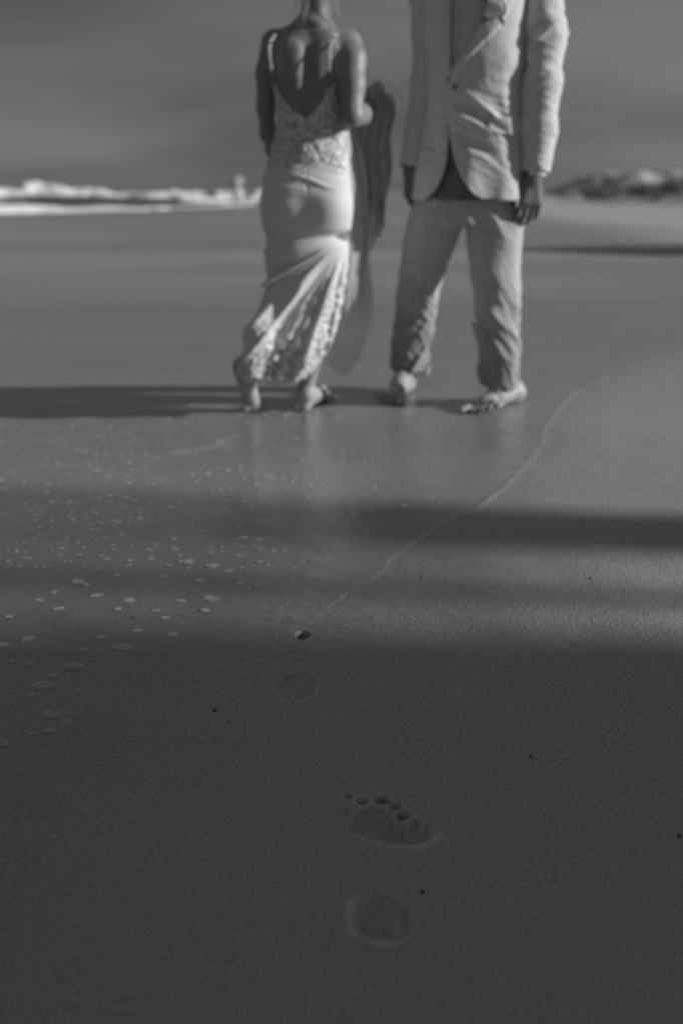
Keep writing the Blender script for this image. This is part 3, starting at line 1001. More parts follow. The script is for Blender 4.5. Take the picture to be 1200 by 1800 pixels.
# hair: a loose low knot with strands
F = Field(hc - np.array([.14, .16, .14]), hc + np.array([.14, .16, .16]), .004)
fv = np.array([.33, .94, 0])
F.ell(hc + np.array([0, -.012, .03]) - fv * .008, (.086, .100, .094), .02)
F.ell(hc + fv * .085 + np.array([0, 0, -.03]), (.07, .06, .10), .02, sub=True)
F.ell(hc - fv * .105 + np.array([-.005, 0, -.02]), (.052, .040, .046), .02)
F.ell(hc - fv * .085 + np.array([.0, 0, -.065]), (.045, .03, .03), .02)
F.warp(lambda P: .006 * fbm(P * np.array([70, 70, 22]), 3, 3))
hair = obj('hair', F.mesh('hair'), M_hair, bride)


def strand_mesh(name, paths, r):
    vs, fs = [], []
    for path in paths:
        path = [Vector(p) for p in path]
        k0 = len(vs)
        for i, p in enumerate(path):
            tdir = (path[min(i + 1, len(path) - 1)] - path[max(i - 1, 0)]).normalized()
            u = tdir.orthogonal().normalized(); w = tdir.cross(u)
            rr_ = r * (1 - .5 * i / len(path))
            for j in range(5):
                q = p + (u * cos(2 * pi * j / 5) + w * sin(2 * pi * j / 5)) * rr_
                vs.append(tuple(q))
        for i in range(len(path) - 1):
            for j in range(5):
                a_ = k0 + i * 5 + j; b2 = k0 + i * 5 + (j + 1) % 5
                fs.append((a_, b2, b2 + 5, a_ + 5))
    return np_mesh(name, np.array(vs), np.array(fs))


paths = []
for i in range(70):
    sx_ = random.choice([-1, -1, 1, 1, 1])
    x0 = 556 + sx_ * random.uniform(12, 36); y0 = -22
    ln = random.uniform(25, 75)
    yy_ = BY - random.uniform(.02, .09)
    b0 = random.uniform(-8, 8); ph = random.uniform(0, 6)
    paths.append([W(x0 + b0 * s_ + 3 * sin(ph + 4 * s_) * s_, y0 + ln * s_, yy_ - .01 * s_) for s_ in np.linspace(0, 1, 9)])
obj('strand', strand_mesh('strand', paths, .0011), M_hair, hair)

# gown
HZ = zt(662)
F = Field((-.52, BY - .34, .0), (.16, BY + .34, 1.34), 0.0040)
F.column([(z, x, y, rx + .007, ry + .007) for z, x, y, rx, ry in torso if z < zt(80) and z > zt(420)] , 0, 2.3)
F.ell(W(505, 360, BY - .045), (.088, .085, .095), .04); F.ell(W(573, 362, BY - .052), (.092, .088, .098), .04)
skirt = [row(235, 489, 606, .092), row(290, 474, 609, .112), row(345, 463, 611, .125), row(400, 463, 612, .122), row(450, 467, 611, .115),
         row(500, 465, 606, .118, cy=-.01), row(550, 448, 598, .125, cy=-.01), row(600, 432, 590, .125, cy=-.02), row(650, 424, 578, .125, cy=-.02), row(672, 422, 570, .125, cy=-.02)]
F.column(skirt, .03, 2.2)
# shin pushing the cloth at the back left
F.cone(W(482, 520, BY - .08), W(452, 590, BY - .15), .040, .050, .05)
F.cone(W(452, 590, BY - .15), W(446, 650, BY - .12), .050, .045, .05)
sl, X, Y, Z = F.box(F.lo, F.lo + F.n * F.res)
# deep V back
zV, zS = zt(212), zt(118)
xv = xt(540, 210)
eL = spline([zt(60), zt(90), zt(125), zt(165), zt(190), zt(213), zt(240)], [xt(476, 60), xt(475, 90), xt(480, 125), xt(493, 165), xt(511, 190), xt(540, 213), xt(541, 240)])
eR = spline([zt(60), zt(90), zt(125), zt(165), zt(190), zt(213), zt(240)], [xt(590, 60), xt(579, 90), xt(575, 125), xt(573, 165), xt(562, 190), xt(540, 213), xt(541, 240)])
zz = Z[0, 0]
vcut = np.maximum(eL(zz)[None, None] - X, X - eR(zz)[None, None])
vcut = np.maximum(vcut, Y - BY)
vcut = np.maximum(vcut, zV - .004 - Z)
F.a = np.maximum(F.a, -vcut)
F.a = np.maximum(F.a, Z - (zt(112) + 0 * X) * (Y < 99))
# front neckline above the bust stays up to the same height; hem slants up to the right
hem_f = spline([xt(420, 655), xt(445, 655), xt(480, 655), xt(520, 655), xt(555, 650), xt(580, 650), xt(600, 650)],
               [zt(652), zt(664), zt(664), zt(657), zt(640), zt(605), zt(560)])
F.a = np.maximum(F.a, hem_f(X[:, 0, 0])[:, None, None] - Z)
# hollow inside near the hem
inner = [(z, x, y, rx - .034, ry - .034) for z, x, y, rx, ry in skirt if z < zt(440)]
F2 = F.like()
if True:
    F2.column(inner, 0, 2.2, z0=-.1)
    top_ = Z - (hem_f(X[:, 0, 0])[:, None, None] + .05)
    F.a = np.maximum(F.a, -np.maximum(F2.a, top_)).astype(np.float32)
ap = W(612, 425, BY - .12)           # the folds fan out from where the train is pulled up
cpx = W(541, 300, BY)


def gown_relief(P):
    dx = ap[0] - P[:, 0]; dz = ap[2] - P[:, 2]
    phi = np.arctan2(dx, dz + .02); rad = np.hypot(dx, dz)
    back = sstep(BY + .03, BY - .03, P[:, 1])
    m = sstep(.02, .16, rad) * sstep(.0, .06, dz) * back
    pf_ = np.stack([phi * 9.0, rad * 2.2, rad * 0], 1)
    fan = np.clip(1 - 2.8 * np.abs(vnoise(pf_, 71)), -1, 1) + .5 * vnoise(pf_ * 2.2, 73)
    d = m * .0100 * fan * (.45 + .55 * sstep(.12, .35, phi)) * (.6 + .6 * sstep(.05, .3, rad))
    # creases drawn across the lower back and seat
    m2 = np.exp(-((P[:, 2] - zt(312)) / .05)**2) * back
    cr_ = ridges(P, (0.25, 0, 1), 30, 4, 75)
    d += m2 * .0065 * cr_
    # centre seam with its buttons
    d -= .003 * np.exp(-((P[:, 0] - cpx[0]) / .004)**2) * back * sstep(zt(345), zt(330), P[:, 2])
    # shadowy dip below the seat
    d -= .012 * np.exp(-((P[:, 2] - zt(415)) / .02)**2) * back
    # lace at the top and round the hem: applied flowers in relief
    lace_top = sstep(zt(298), zt(280), P[:, 2] + .12 * np.abs(P[:, 0] - cpx[0]) + .02 * fbm(P * 22, 79, 2))
    hemz = hem_f(P[:, 0])
    lace_hem = sstep(.26, .10, P[:, 2] - hemz + .06 * fbm(P * 9, 78, 2))
    fl = fbm(P * 52, 80, 3); fl2 = fbm(P * 24, 84, 2)
    d += (.0034 * lace_top * fl + lace_hem * (.0055 * fl + .0045 * fl2))
    d += .003 * fbm(P * 8, 90, 2) * sstep(zt(330), zt(480), P[:, 2])
    return d


F.warp(gown_relief, .035)
me = F.mesh('gown')
co_ = np.empty(len(me.vertices) * 3, np.float32); me.vertices.foreach_get('co', co_); co_ = co_.reshape(-1, 3).astype(float)
lt = sstep(zt(298), zt(280), co_[:, 2] + .12 * np.abs(co_[:, 0] - cpx[0]) + .02 * fbm(co_ * 22, 79, 2)); lh = sstep(.22, .10, co_[:, 2] - hem_f(co_[:, 0]) + .06 * fbm(co_ * 9, 78, 2))
at_ = me.attributes.new('lace', 'FLOAT', 'POINT'); at_.data.foreach_set('value', np.maximum(lt, lh).astype(np.float32))
# gown material: satin that turns to lace where 'lace' is 1
M_gown, t, b = principled('gown_cloth', .66, .42, Specular_IOR_Level=0.25)
LK = t.links.new
at2 = N(t, 'ShaderNodeAttribute', attribute_name='lace'); co = N(t, 'ShaderNodeTexCoord')
vo = N(t, 'ShaderNodeTexVoronoi'); vo.inputs['Scale'].default_value = 75; vo.feature = 'F1'
n0 = N(t, 'ShaderNodeTexNoise'); n0.inputs['Scale'].default_value = 85; n0.inputs['Detail'].default_value = 3
LK(co.outputs['Object'], vo.inputs[0]); LK(co.outputs['Object'], n0.inputs[0])
rl = N(t, 'ShaderNodeValToRGB'); rl.color_ramp.elements[0].position = .38; rl.color_ramp.elements[0].color = (.30, .30, .30, 1)
rl.color_ramp.elements[1].position = .58; rl.color_ramp.elements[1].color = (.74, .74, .74, 1)
LK(n0.outputs[0], rl.inputs[0])
mm = N(t, 'ShaderNodeMix', data_type='RGBA'); mm.inputs['A'].default_value = (.66, .66, .66, 1)
LK(at2.outputs['Fac'], mm.inputs['Factor']); LK(rl.outputs[0], mm.inputs['B']); LK(mm.outputs['Result'], b.inputs['Base Color'])
LK(mth('MULTIPLY_ADD', at2.outputs['Fac'], .15, .62), b.inputs['Roughness'])
bp = N(t, 'ShaderNodeBump'); bp.inputs['Distance'].default_value = .003
LK(mth('MULTIPLY', at2.outputs['Fac'], .8), bp.inputs['Strength']); LK(vo.outputs['Distance'], bp.inputs['Height']); LK(bp.outputs[0], b.inputs['Normal'])
gown = obj('gown', me, M_gown, bride)
# shoulder straps
for (pts_, nm) in (([(475, 122), (472, 95), (474, 75), (482, 61)], 0), ([(576, 125), (577, 100), (580, 78), (590, 58)], 1)):
    path = []
    ps = [W(px, py, BY - (.108 if i == 0 else .112 if i == 1 else .09 if i == 2 else .045)) for i, (px, py) in enumerate(pts_)]
    ps.append(ps[-1] + np.array([0, .05, .012])); ps.append(ps[-1] + np.array([0, .05, -.03])); ps.append(W(pts_[0][0], 110, BY + .09))
    sf = [spline(range(len(ps)), [p[i] for p in ps]) for i in range(3)]
    path = [[f(u_) for f in sf] for u_ in np.linspace(0, len(ps) - 1, 26)]
    obj('strap', strand_mesh('strap', [[(float(a_), float(b2), float(c_)) for a_, b2, c_ in path], [(float(a_) + .005, float(b2), float(c_)) for a_, b2, c_ in path]], .0030), M_satin, gown)
# row of covered buttons down the seam
F = Field((-.006,) * 3, (.006,) * 3, .0012); F.ell((0, 0, 0), (.0042, .003, .0042), 0)
bm_ = F.mesh('button')
gv = co_[(np.abs(co_[:, 0] - cpx[0]) < .006) & (co_[:, 1] < BY)]
for i in range(10):
    z_ = zt(240 + i * 9)
    near_ = gv[np.abs(gv[:, 2] - z_) < .006]
    if len(near_):
        obj('button', bm_, M_satin, gown, loc=(cpx[0], near_[:, 1].min() - .001, z_))

# anklet with a glint
an = G(522, 716) + np.array([0, 0, .03]); an = W(521, 714, BY - .07)
F = Field(an - .01, an + .02, .0012)
F.ell(an, (.004, .004, .004), 0); F.ell(an + np.array([.008, 0, -.008]), (.0038,) * 3, 0); F.ell(an + np.array([.002, 0, -.006]), (.0034,) * 3, 0)
ank = obj('anklet', F.mesh('anklet'), M_metal, bride)

# held-up train: a sheer sheet that hangs from her right hand
hnd = W(660, 160, BY + .22)


def cloth(name, left, right, mat, parent, folds, amp, seed, n=90, m=150, Yf=None, thick=.0016, sag=0.0):
    """left, right: lists of (px, py, Y) of the two edges from top to bottom"""
    l3 = np.array([W(*p) for p in left]); r3 = np.array([W(*p) for p in right])
    fl = [spline(np.linspace(0, 1, len(l3)), l3[:, i]) for i in range(3)]
    fr = [spline(np.linspace(0, 1, len(r3)), r3[:, i]) for i in range(3)]
    v = np.linspace(0, 1, m); u = np.linspace(0, 1, n)
    Lp = np.stack([f(v) for f in fl], 1); Rp = np.stack([f(v) for f in fr], 1)
    P = Lp[None] * (1 - u)[:, None, None] + Rp[None] * u[:, None, None]
    q = np.stack([np.repeat(u * 3, m), np.tile(v * 2, n), np.zeros(n * m)], 1)
    nz = fbm(q, seed, 3).reshape(n, m)
    ph = u[:, None] * folds * 2 * pi + 2.2 * nz
    P[:, :, 1] += amp * (np.sin(ph) + .5 * np.sin(2.3 * ph + 1)) * (.5 + .5 * v[None])
    P[:, :, 0] += amp * .35 * np.cos(ph)
    P[:, :, 2] -= sag * np.sin(pi * u)[:, None] * (v[None]**4) + .006 * nz * v[None]**3
    P[:, :, 0] += .012 * nz * (u[:, None]**3) * v[None]
    P = P.reshape(-1, 3)
    ii = np.arange(n * m).reshape(n, m)
    q = np.stack([ii[:-1, :-1], ii[1:, :-1], ii[1:, 1:], ii[:-1, 1:]], -1).reshape(-1, 4)
    o = obj(name, np_mesh(name, P, q), mat, parent)
    md = o.modifiers.new('thickness', 'SOLIDIFY'); md.thickness = thick
    return o


cloth('train', [(638, 158, BY + .17), (626, 210, BY + .15), (618, 280, BY + .14), (624, 350, BY + .14), (630, 410, BY + .13), (618, 452, BY + .14)],
      [(670, 156, BY + .24), (694, 190, BY + .25), (688, 240, BY + .24), (692, 300, BY + .23), (680, 350, BY + .22), (676, 398, BY + .2)],
      M_train, gown, 3.6, .017, 5, sag=.05)
cloth('overskirt', [(602, 232, BY + .02), (604, 300, BY + .02), (606, 400, BY + .02), (598, 500, BY + .07), (586, 570, BY + .12), (574, 640, BY + .18)],
      [(622, 226, BY + .10), (642, 290, BY + .10), (650, 400, BY + .11), (650, 480, BY + .13), (655, 560, BY + .17), (636, 628, BY + .22)],
      M_veil, gown, 1.7, .008, 9, sag=.055)
# the bunched part over her wrist
F = Field(hnd - np.array([.12, .12, .14]), hnd + np.array([.12, .12, .12]), .004)
F.chain([W(642, 168, BY + .19), W(662, 158, BY + .24), W(682, 182, BY + .25), W(690, 205, BY + .25)], [.016, .024, .02, .010], .02)
F.cone(W(655, 170, BY + .21), W(668, 235, BY + .22), .020, .010, .02)
F.warp(lambda P: .006 * fbm(P * np.array([60, 60, 18]), 8, 3))
obj('gathered_train', F.mesh('gathered_train'), noisy('bunched_tulle', .30, .46, 40, .8, .4, 120), gown)

# ================= the groom, facing the camera
GYc = 3.86
groom = empty('person', (W(800, 715, GYc)[0], GYc, 0))
tag(groom, 'man in a light linen suit facing the camera, barefoot with trousers down to his ankles', 'person')
gx_ = lambda px, py, Y=GYc: W(px, py, Y)[0]
gz = lambda py, Y=GYc: W(0, py, Y)[2]
F = Field((.10, GYc - .36, -.02), (.92, GYc + .30, 1.92), 0.0045)
gn = W(832, -95, GYc + .03)
ghc = gn + np.array([-.01, -.03, .20])
shL_ = W(938, -62, GYc + .01); shR_ = W(748, -62, GYc + .03)
YAW = -R(7)       # his chest is turned a little towards the sun
jac = [row(-62, 752, 932, .095, GYc), row(-30, 746, 928, .118, GYc), row(30, 745, 922, .13, GYc), row(100, 749, 916, .128, GYc), row(150, 752, 913, .122, GYc),
       row(200, 748, 913, .122, GYc), row(250, 738, 915, .126, GYc), row(300, 730, 917, .138, GYc), row(352, 725, 919, .148, GYc)]
F.column([(z, x, y, rx * .82, ry * .84) for z, x, y, rx, ry in jac], .03, 2.3, yaw=YAW)
F.cone(shR_, W(800, -85, GYc), .05, .06, .05); F.cone(shL_, W(865, -85, GYc), .05, .06, .05)
F.cone(gn - np.array([0, 0, .06]), ghc - np.array([0, -.02, .05]), .062, .058, .03)
head(F, ghc, (-.35, -1, 0), 1.05)
elb_L = W(953, 150, GYc - .05); wr_L = W(936, 308, GYc - .09)
elb_R = W(744, 150, GYc + .11); wr_R = W(722, 300, GYc + .07)
F.chain([shL_, W(955, 60, GYc - .03), elb_L, wr_L], [.048, .044, .036, .027], .02)
F.chain([shR_, W(759, 60, GYc + .09), W(752, 150, GYc + .11), wr_R], [.044, .038, .034, .027], .02)
hand(F, wr_L + np.array([0, 0, .005]), None, (-.05, -.08, -1), (-.25, 1, 0), -1, 1.16, .42, 2.0)
hand(F, wr_R + np.array([0, 0, .01]), None, (.02, -.10, -1), (1, .5, 0), 1, 1.1, .5, 1.0)
ak_L = W(888, 664, GYc + .01); ak_R = W(716, 648, GYc + .25)
F.chain([W(870, 390, GYc), W(868, 520, GYc - .01), W(876, 610, GYc), ak_L], [.085, .06, .055, .034], .02)
F.chain([W(770, 390, GYc + .03), W(740, 510, GYc + .17), W(722, 590, GYc + .23), ak_R], [.085, .06, .055, .034], .02)
foot(F, G(914, 706) + np.array([.005, .02, .002]), G(838, 729) + np.array([-.01, 0, .002]), ak_L, .062, left=True)
foot(F, G(716, 688) + np.array([.0, .03, .002]), G(684, 711) + np.array([-.01, 0.0, .002]), ak_R, .058, left=False)
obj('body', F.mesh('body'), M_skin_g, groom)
eyes(ghc, (-.35, -1, 0), groom, 1.05)
F = Field(ghc - .14, ghc + .16, .004)
F.ell(ghc + np.array([.006, .02, .04]), (.083, .101, .090), .02)
F.ell(ghc + np.array([-.035, -.10, -.02]), (.085, .055, .085), .02, sub=True)
F.warp(lambda P: .003 * fbm(P * 60, 3, 3))
obj('hair', F.mesh('hair'), M_darkhair, groom)

# trousers
F = Field((.10, GYc - .30, .02), (.92, GYc + .34, 1.12), 0.0040)
legL = [row(350, 816, 908, .080, GYc), row(400, 819, 918, .095, GYc), row(450, 822, 914, .092, GYc), row(500, 828, 911, .082, GYc, -.035), row(560, 832, 912, .078, GYc, -.035),
        row(620, 838, 911, .072, GYc, -.03), row(660, 842, 909, .070, GYc, -.02), row(690, 845, 908, .070, GYc, -.02)]
LY = GYc + .06
legR = [row(350, 735, 830, .080, GYc), row(400, 713, 812, .095, GYc + .02), row(450, 706, 793, .088, GYc + .08), row(500, 702, 776, .080, GYc + .15), row(560, 695, 763, .074, GYc + .20),
        row(610, 690, 758, .072, GYc + .23), row(645, 688, 752, .072, GYc + .24), row(668, 688, 748, .072, GYc + .25)]
F.column(legL, .01, 2.2, z0=(gz(684) + .022)); F.column(legR, .01, 2.2, z0=(gz(661, GYc + .25) + .022))
F.column([row(180, 765, 900, .098, GYc), row(250, 754, 903, .104, GYc), row(320, 740, 908, .108, GYc), row(352, 733, 910, .108, GYc), row(392, 722, 914, .100, GYc)], .03, 2.1, yaw=YAW)
gxc = gx_(819, 400)


def tro_relief(P):
    zz_ = P[:, 2]
    isL = P[:, 0] > np.interp(zz_, [0, gz(400)], [gx_(795, 700), gx_(819, 400)])
    low = sstep(gz(440), gz(560), zz_)
    d = .0030 * fbm(P * np.array([14, 14, 5]), 101, 3) * (.5 + low)
    # slanting creases over the shins
    d += isL * low * .0085 * ridges(P, (.9, .2, .42), 24, 3.4, 103)
    d += ~isL * low * .0085 * ridges(P, (.85, .2, -.5), 24, 3.4, 123)
    d += .0018 * ridges(P, (.6, .1, .7), 42, 8, 131) * (.35 + low)
    # knee breaks, short folds
    d += .0060 * np.exp(-((zz_ - gz(505)) / .07)**2) * ridges(P, (.55, 0, .8), 16, 5, 108)
    # rolled edge of the hem
    hz_ = np.where(isL, (gz(684) + .022), (gz(661, GYc + .25) + .022))
    d += .0035 * sstep(.028, .022, zz_ - hz_) - .004 * np.exp(-((zz_ - hz_ - .028) / .003)**2)
    d += .0025 * np.exp(-((zz_ - hz_) / .09)**2) * ridges(P, (.25, 0, 1), 18, 5, 110)
    # crotch creases
    d += .004 * np.exp(-((zz_ - gz(400)) / .06)**2) * ridges(P, (.7, 0, .7), 15, 5, 112)
    return d


F.warp(tro_relief, .03)
for (tab, z0) in ((legL, (gz(684) + .022)), (legR, (gz(661, GYc + .25) + .022))):     # hollow hems
    F2 = F.like()
    F2.column([(z, x, y, rx - .019, ry - .019) for z, x, y, rx, ry in tab], 0, 2.2, z0=-.1, z1=z0 + .03)
    F.a = np.maximum(F.a, -F2.a)
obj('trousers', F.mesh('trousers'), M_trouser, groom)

# shirt under the jacket
F = Field((.10, GYc - .22, .80), (.92, GYc + .22, 1.66), 0.005)
F.column([(z, x, y, rx * .87, ry * .88) for z, x, y, rx, ry in jac if z > .9], .02, 2.1, yaw=YAW)
F.cone(gn - np.array([0, 0, .05]), gn + np.array([0, 0, .045]), .070, .066, .03)
F.warp(lambda P: .003 * fbm(P * np.array([14, 14, 6]), 7, 3))
shirt = obj('shirt', F.mesh('shirt'), M_shirt, groom)

# jacket
JZ0, JZ1 = gz(352), gz(-62)
F = Field((.08, GYc - .24, JZ0 - .03), (.95, GYc + .24, JZ1 + .14), 0.0036)
yv = lambda py, px: (gz(py), gx_(px, py))
eRp = [(-120, 800), (-60, 795), (0, 789), (60, 788), (140, 789), (200, 788), (250, 788), (285, 785), (315, 776), (338, 763), (350, 748), (356, 738)]
eLp = [(-120, 892), (-60, 880), (0, 868), (50, 848), (100, 816), (140, 792), (175, 787), (220, 789), (260, 794), (295, 803), (325, 817), (343, 833), (352, 850), (358, 860)]
eRf = spline([gz(p[0]) for p in eRp], [gx_(p[1], p[0], GYc - .12) for p in eRp])
eLf = spline([gz(p[0]) for p in eLp], [gx_(p[1], p[0], GYc - .13) for p in eLp])
zb = gz(145)


bt = W(790, 148, GYc - .13)


def jac_relief(P):
    front = sstep(GYc, GYc - .05, P[:, 1])
    Lp = sstep(bt[0] + .01, bt[0] + .04, P[:, 0])
    d = .0024 * fbm(P * np.array([11, 11, 7]), 201, 3)
    # creases that fall from the fastened button towards the pocket
    dx = P[:, 0] - bt[0]; dz = bt[2] - P[:, 2]
    ang = .9 * dx - dz
    m = np.exp(-((dz - .10 - dx * .35) / .085)**2) * sstep(0.0, .05, dx) * front * sstep(.25, .17, dx)
    d += m * .0150 * ridges(P, (.62, 0, 1), 24, 4.2, 204)
    m = np.exp(-((dz + .08) / .05)**2) * Lp * front
    d += m * .006 * ridges(P, (-.3, 0, 1), 14, 4, 208)
    chest = sstep(gz(165), gz(95), P[:, 2])
    d += (.0013 * ridges(P, (.4, 0, 1), 44, 9, 231) + .0006 * ridges(P, (1, 0, .35), 40, 8, 235)) * (1 - .8 * chest)
    # flare of the skirts
    m = sstep(gz(250), gz(340), P[:, 2]) * front
    d += m * .006 * np.sin(P[:, 0] * 42 + 1.0 + fbm(P * 5, 211, 2))
    return d



def jfield(grow_o, grow_i, keep):
    A = F.like()
    A.column(jac, 0, 2.1, grow=grow_o, z1=JZ1 + .02, yaw=YAW)
    A.cone(shR_ - np.array([0, 0, .01]), W(800, -85, GYc), .066 + grow_o, .075 + grow_o, .04); A.cone(shL_ - np.array([0, 0, .01]), W(865, -85, GYc), .066 + grow_o, .075 + grow_o, .04)
    X = A.ax[0][:, None, None]; Y = A.ax[1][None, :, None]; Z = A.ax[2][None, None, :]
    B = F.like()
    B.column(jac, 0, 2.1, grow=grow_i, z1=JZ1 + .1, z0=JZ0 - .2, yaw=YAW)
    A.warp(jac_relief, .03); B.warp(jac_relief, .03)
    a_ = np.maximum(A.a, -B.a)
    z1d = A.ax[2].astype(float)
    if keep == 'right': cut = X - eRf(z1d)[None, None]
    else: cut = eLf(z1d)[None, None] - X
    cut = np.where(Y < GYc, cut, -1.0)
    a_ = np.maximum(a_, cut)
    return np.maximum(a_, JZ0 - Z).astype(np.float32), X, Y, Z


ra, X, Y, Z = jfield(0, -.008, 'right')
la, X, Y, Z = jfield(.009, -.001, 'left')
la = np.maximum(la, np.where(X < gx_(770, 200), .5, -1))       # the left half wraps over the front only
# lapels: raised strips beside the opening
z1d = F.ax[2].astype(float)
wl = np.interp(z1d, [gz(140), gz(60), gz(-60)], [.0, .062, .085])
for (arr, e, sg) in ((ra, eRf, 1), (la, eLf, -1)):
    pl = sg * (X - (e(z1d) - sg * wl)[None, None])      # > 0 on the lapel
    on = (pl > 0) & (Z > gz(138)) & (Y < GYc)
    arr -= np.where(on, .006, 0).astype(np.float32) * (np.abs(arr) < .02)
F.a = np.minimum(ra, la)


jacket = obj('jacket', F.mesh('jacket'), M_suit, groom)


def sleeve(pts, rs, seed, parent, cutn):
    lo = np.min(pts, 0) - .11; hi = np.max(pts, 0) + .11
    A = Field(lo, hi, .0036)
    A.chain(pts, rs, .03)
    w = np.array(pts[-1]); dv = w - np.array(pts[-2]); dv /= np.linalg.norm(dv)
    X, Y, Z = A.ax[0][:, None, None], A.ax[1][None, :, None], A.ax[2][None, None, :]
    pl = (X - w[0]) * dv[0] + (Y - w[1]) * dv[1] + (Z - w[2]) * dv[2]

    sh = np.array(pts[0]); elb = np.array(pts[1])

    def rel(P):
        s_ = P[:, 2]
        inner = .5 + .5 * np.tanh((elb[0] - P[:, 0]) * 30 * cutn + .2)
        d = .0022 * fbm(P * np.array([12, 12, 9]), seed, 3)
        d += .0014 * ridges(P, (.3 * cutn, 0, 1), 55, 11, seed + 7)
        d += .0095 * ridges(P, (-.35 * cutn, 0, 1), 33, 6.5, seed + 3) * (.25 + .75 * inner) * (.4 + .6 * np.exp(-((s_ - elb[2] + .03) / .16)**2))
        return d
    A.warp(rel, .03)
    A.a = np.maximum(A.a, pl.astype(np.float32))
    Bf = Field(lo, hi, .0036)
    Bf.chain([w - dv * .05, w + dv * .04], [rs[-1] - .008, rs[-1] - .008], 0)
    A.a = np.maximum(A.a, -Bf.a)
    return obj('sleeve', A.mesh('sleeve'), M_suit, parent)


cL = W(939, 303, GYc - .085)
sleeve([shL_ + np.array([.012, 0, -.01]), W(955, 60, GYc - .03), W(950, 150, GYc - .05), W(946, 230, GYc - .07), cL], [.082, .076, .069, .062, .054], 300, jacket, 1)
cR = W(724, 296, GYc + .075)
sleeve([shR_ + np.array([-.0, 0, -.01]), W(757, 60, GYc + .09), W(751, 150, GYc + .11), W(738, 225, GYc + .10), cR], [.075, .066, .060, .054, .050], 310, jacket, -1)
# shirt cuff showing below the left sleeve
for (c_, dz_) in ((cL, 1),):
    A = Field(c_ - .08, c_ + .08, .0028)
    dv = np.array([-.04, -.07, -1.0]); dv /= np.linalg.norm(dv)
    A.chain([c_ - dv * .03, c_ + dv * .012], [.042, .041], 0)
    X, Y, Z = A.ax[0][:, None, None], A.ax[1][None, :, None], A.ax[2][None, None, :]
    pl = (X - c_[0]) * dv[0] + (Y - c_[1]) * dv[1] + (Z - c_[2]) * dv[2]
    A.a = np.maximum(A.a, (pl - .014).astype(np.float32))
    B_ = Field(c_ - .08, c_ + .08, .0028); B_.chain([c_ - dv * .02, c_ + dv * .05], [.035, .035], 0)
    A.a = np.maximum(A.a, -B_.a)
    obj('cuff', A.mesh('cuff'), M_cuff, shirt)
# pocket flap and buttons
jv = np.empty(len(jacket.data.vertices) * 3, np.float32); jacket.data.vertices.foreach_get('co', jv); jv = jv.reshape(-1, 3).astype(float)


def front_y(x, z, rad=.008):
    m = (np.abs(jv[:, 0] - x) < rad) & (np.abs(jv[:, 2] - z) < rad) & (jv[:, 1] < GYc)
    return jv[m, 1].min() if m.any() else GYc - .13


def patch(name, corners, mat, parent, off, th, n=12):
    """a small piece of cloth laid on the jacket: corners in pixels, clockwise from top left"""
    c = [np.array(q, float) for q in corners]
    g = []
    for i in range(n):
        for j in range(n):
            u, v = i / (n - 1), j / (n - 1)
            q = (c[0] * (1 - u) + c[1] * u) * (1 - v) + (c[3] * (1 - u) + c[2] * u) * v
            p = W(q[0], q[1], GYc - .12)
            g.append((p[0], front_y(p[0], p[2]) - off * (.3 + .7 * v) , p[2]))
    g = np.array(g).reshape(n, n, 3)
    g[:, :, 1] = g[:, :, 1] * .3 + g[:, :, 1].mean() * .7
    ii = np.arange(n * n).reshape(n, n)
    q = np.stack([ii[:-1, :-1], ii[1:, :-1], ii[1:, 1:], ii[:-1, 1:]], -1).reshape(-1, 4)
    o = obj(name, np_mesh(name, g.reshape(-1, 3), q), mat, parent)
    md = o.modifiers.new('thickness', 'SOLIDIFY'); md.thickness = th; md.offset = 0
    return o


patch('pocket_flap', [(856, 208), (895, 206), (898, 236), (856, 237)], M_suit, jacket, .012, .004)
patch('pocket_flap', [(742, 262), (768, 263), (770, 290), (740, 288)], M_suit, jacket, .006, .004)
A = Field((-.014,) * 3, (.014,) * 3, .0014); A.ell((0, 0, 0), (.010, .0035, .010), 0); A.cone((0.003, -.01, 0), (.003, .0, 0), .0012, .0012, 0, sub=True); A.cone((-.003, -.01, 0), (-.003, .0, 0), .0012, .0012, 0, sub=True)
bmesh_ = A.mesh('button')
for (px, py) in ((799, 152),):
    p = W(px, py, GYc - .13)
    obj('button', bmesh_, noisy('horn_button', .12, .25, 80, .3), jacket, loc=(p[0], front_y(p[0], p[2]) - .003, p[2]))

# buttonhole flower
bp_ = W(868, 15, GYc - .13)
bo = empty('boutonniere', (bp_[0], front_y(bp_[0], bp_[2]) - .02, bp_[2]))
tag(bo, 'pale rose buttonhole flower with leaves pinned to the left lapel of the suit', 'flower')
bc = np.array(bo.location)
for k in range(16):
    ang = k * 2.4; r_ = .004 + .0016 * k
    c_ = bc + np.array([cos(ang) * r_, -.016 + .0012 * k, sin(ang) * r_ + .005])
    s_ = .014 + .0011 * k
    A = Field(c_ - .035, c_ + .035, .0024)
    Rm = np.array(Matrix.Rotation(ang, 3, 'Y') @ Matrix.Rotation(.5, 3, 'Z'))
    A.ell(c_, (s_ * .35, s_ * .8, s_), 0, Rm)
    obj('petal', A.mesh('petal'), M_petal, bo)
for (dx, dz, a_) in ((-.026, -.030, .7), (.022, -.036, -.5), (-.030, .022, 2.1)):
    c_ = bc + np.array([dx, .008, dz])
    A = Field(c_ - .04, c_ + .04, .0024)
    Rm = np.array(Matrix.Rotation(a_, 3, 'Y'))
    A.ell(c_, (.009, .004, .024), 0, Rm)
    obj('leaf', A.mesh('leaf'), M_leaf, bo)
A = Field(bc - .07, bc + .03, .0022); A.cone(bc + np.array([0, .002, -.01]), bc + np.array([-.012, .004, -.055]), .003, .0024, 0)
obj('stem', A.mesh('stem'), M_leaf, bo)

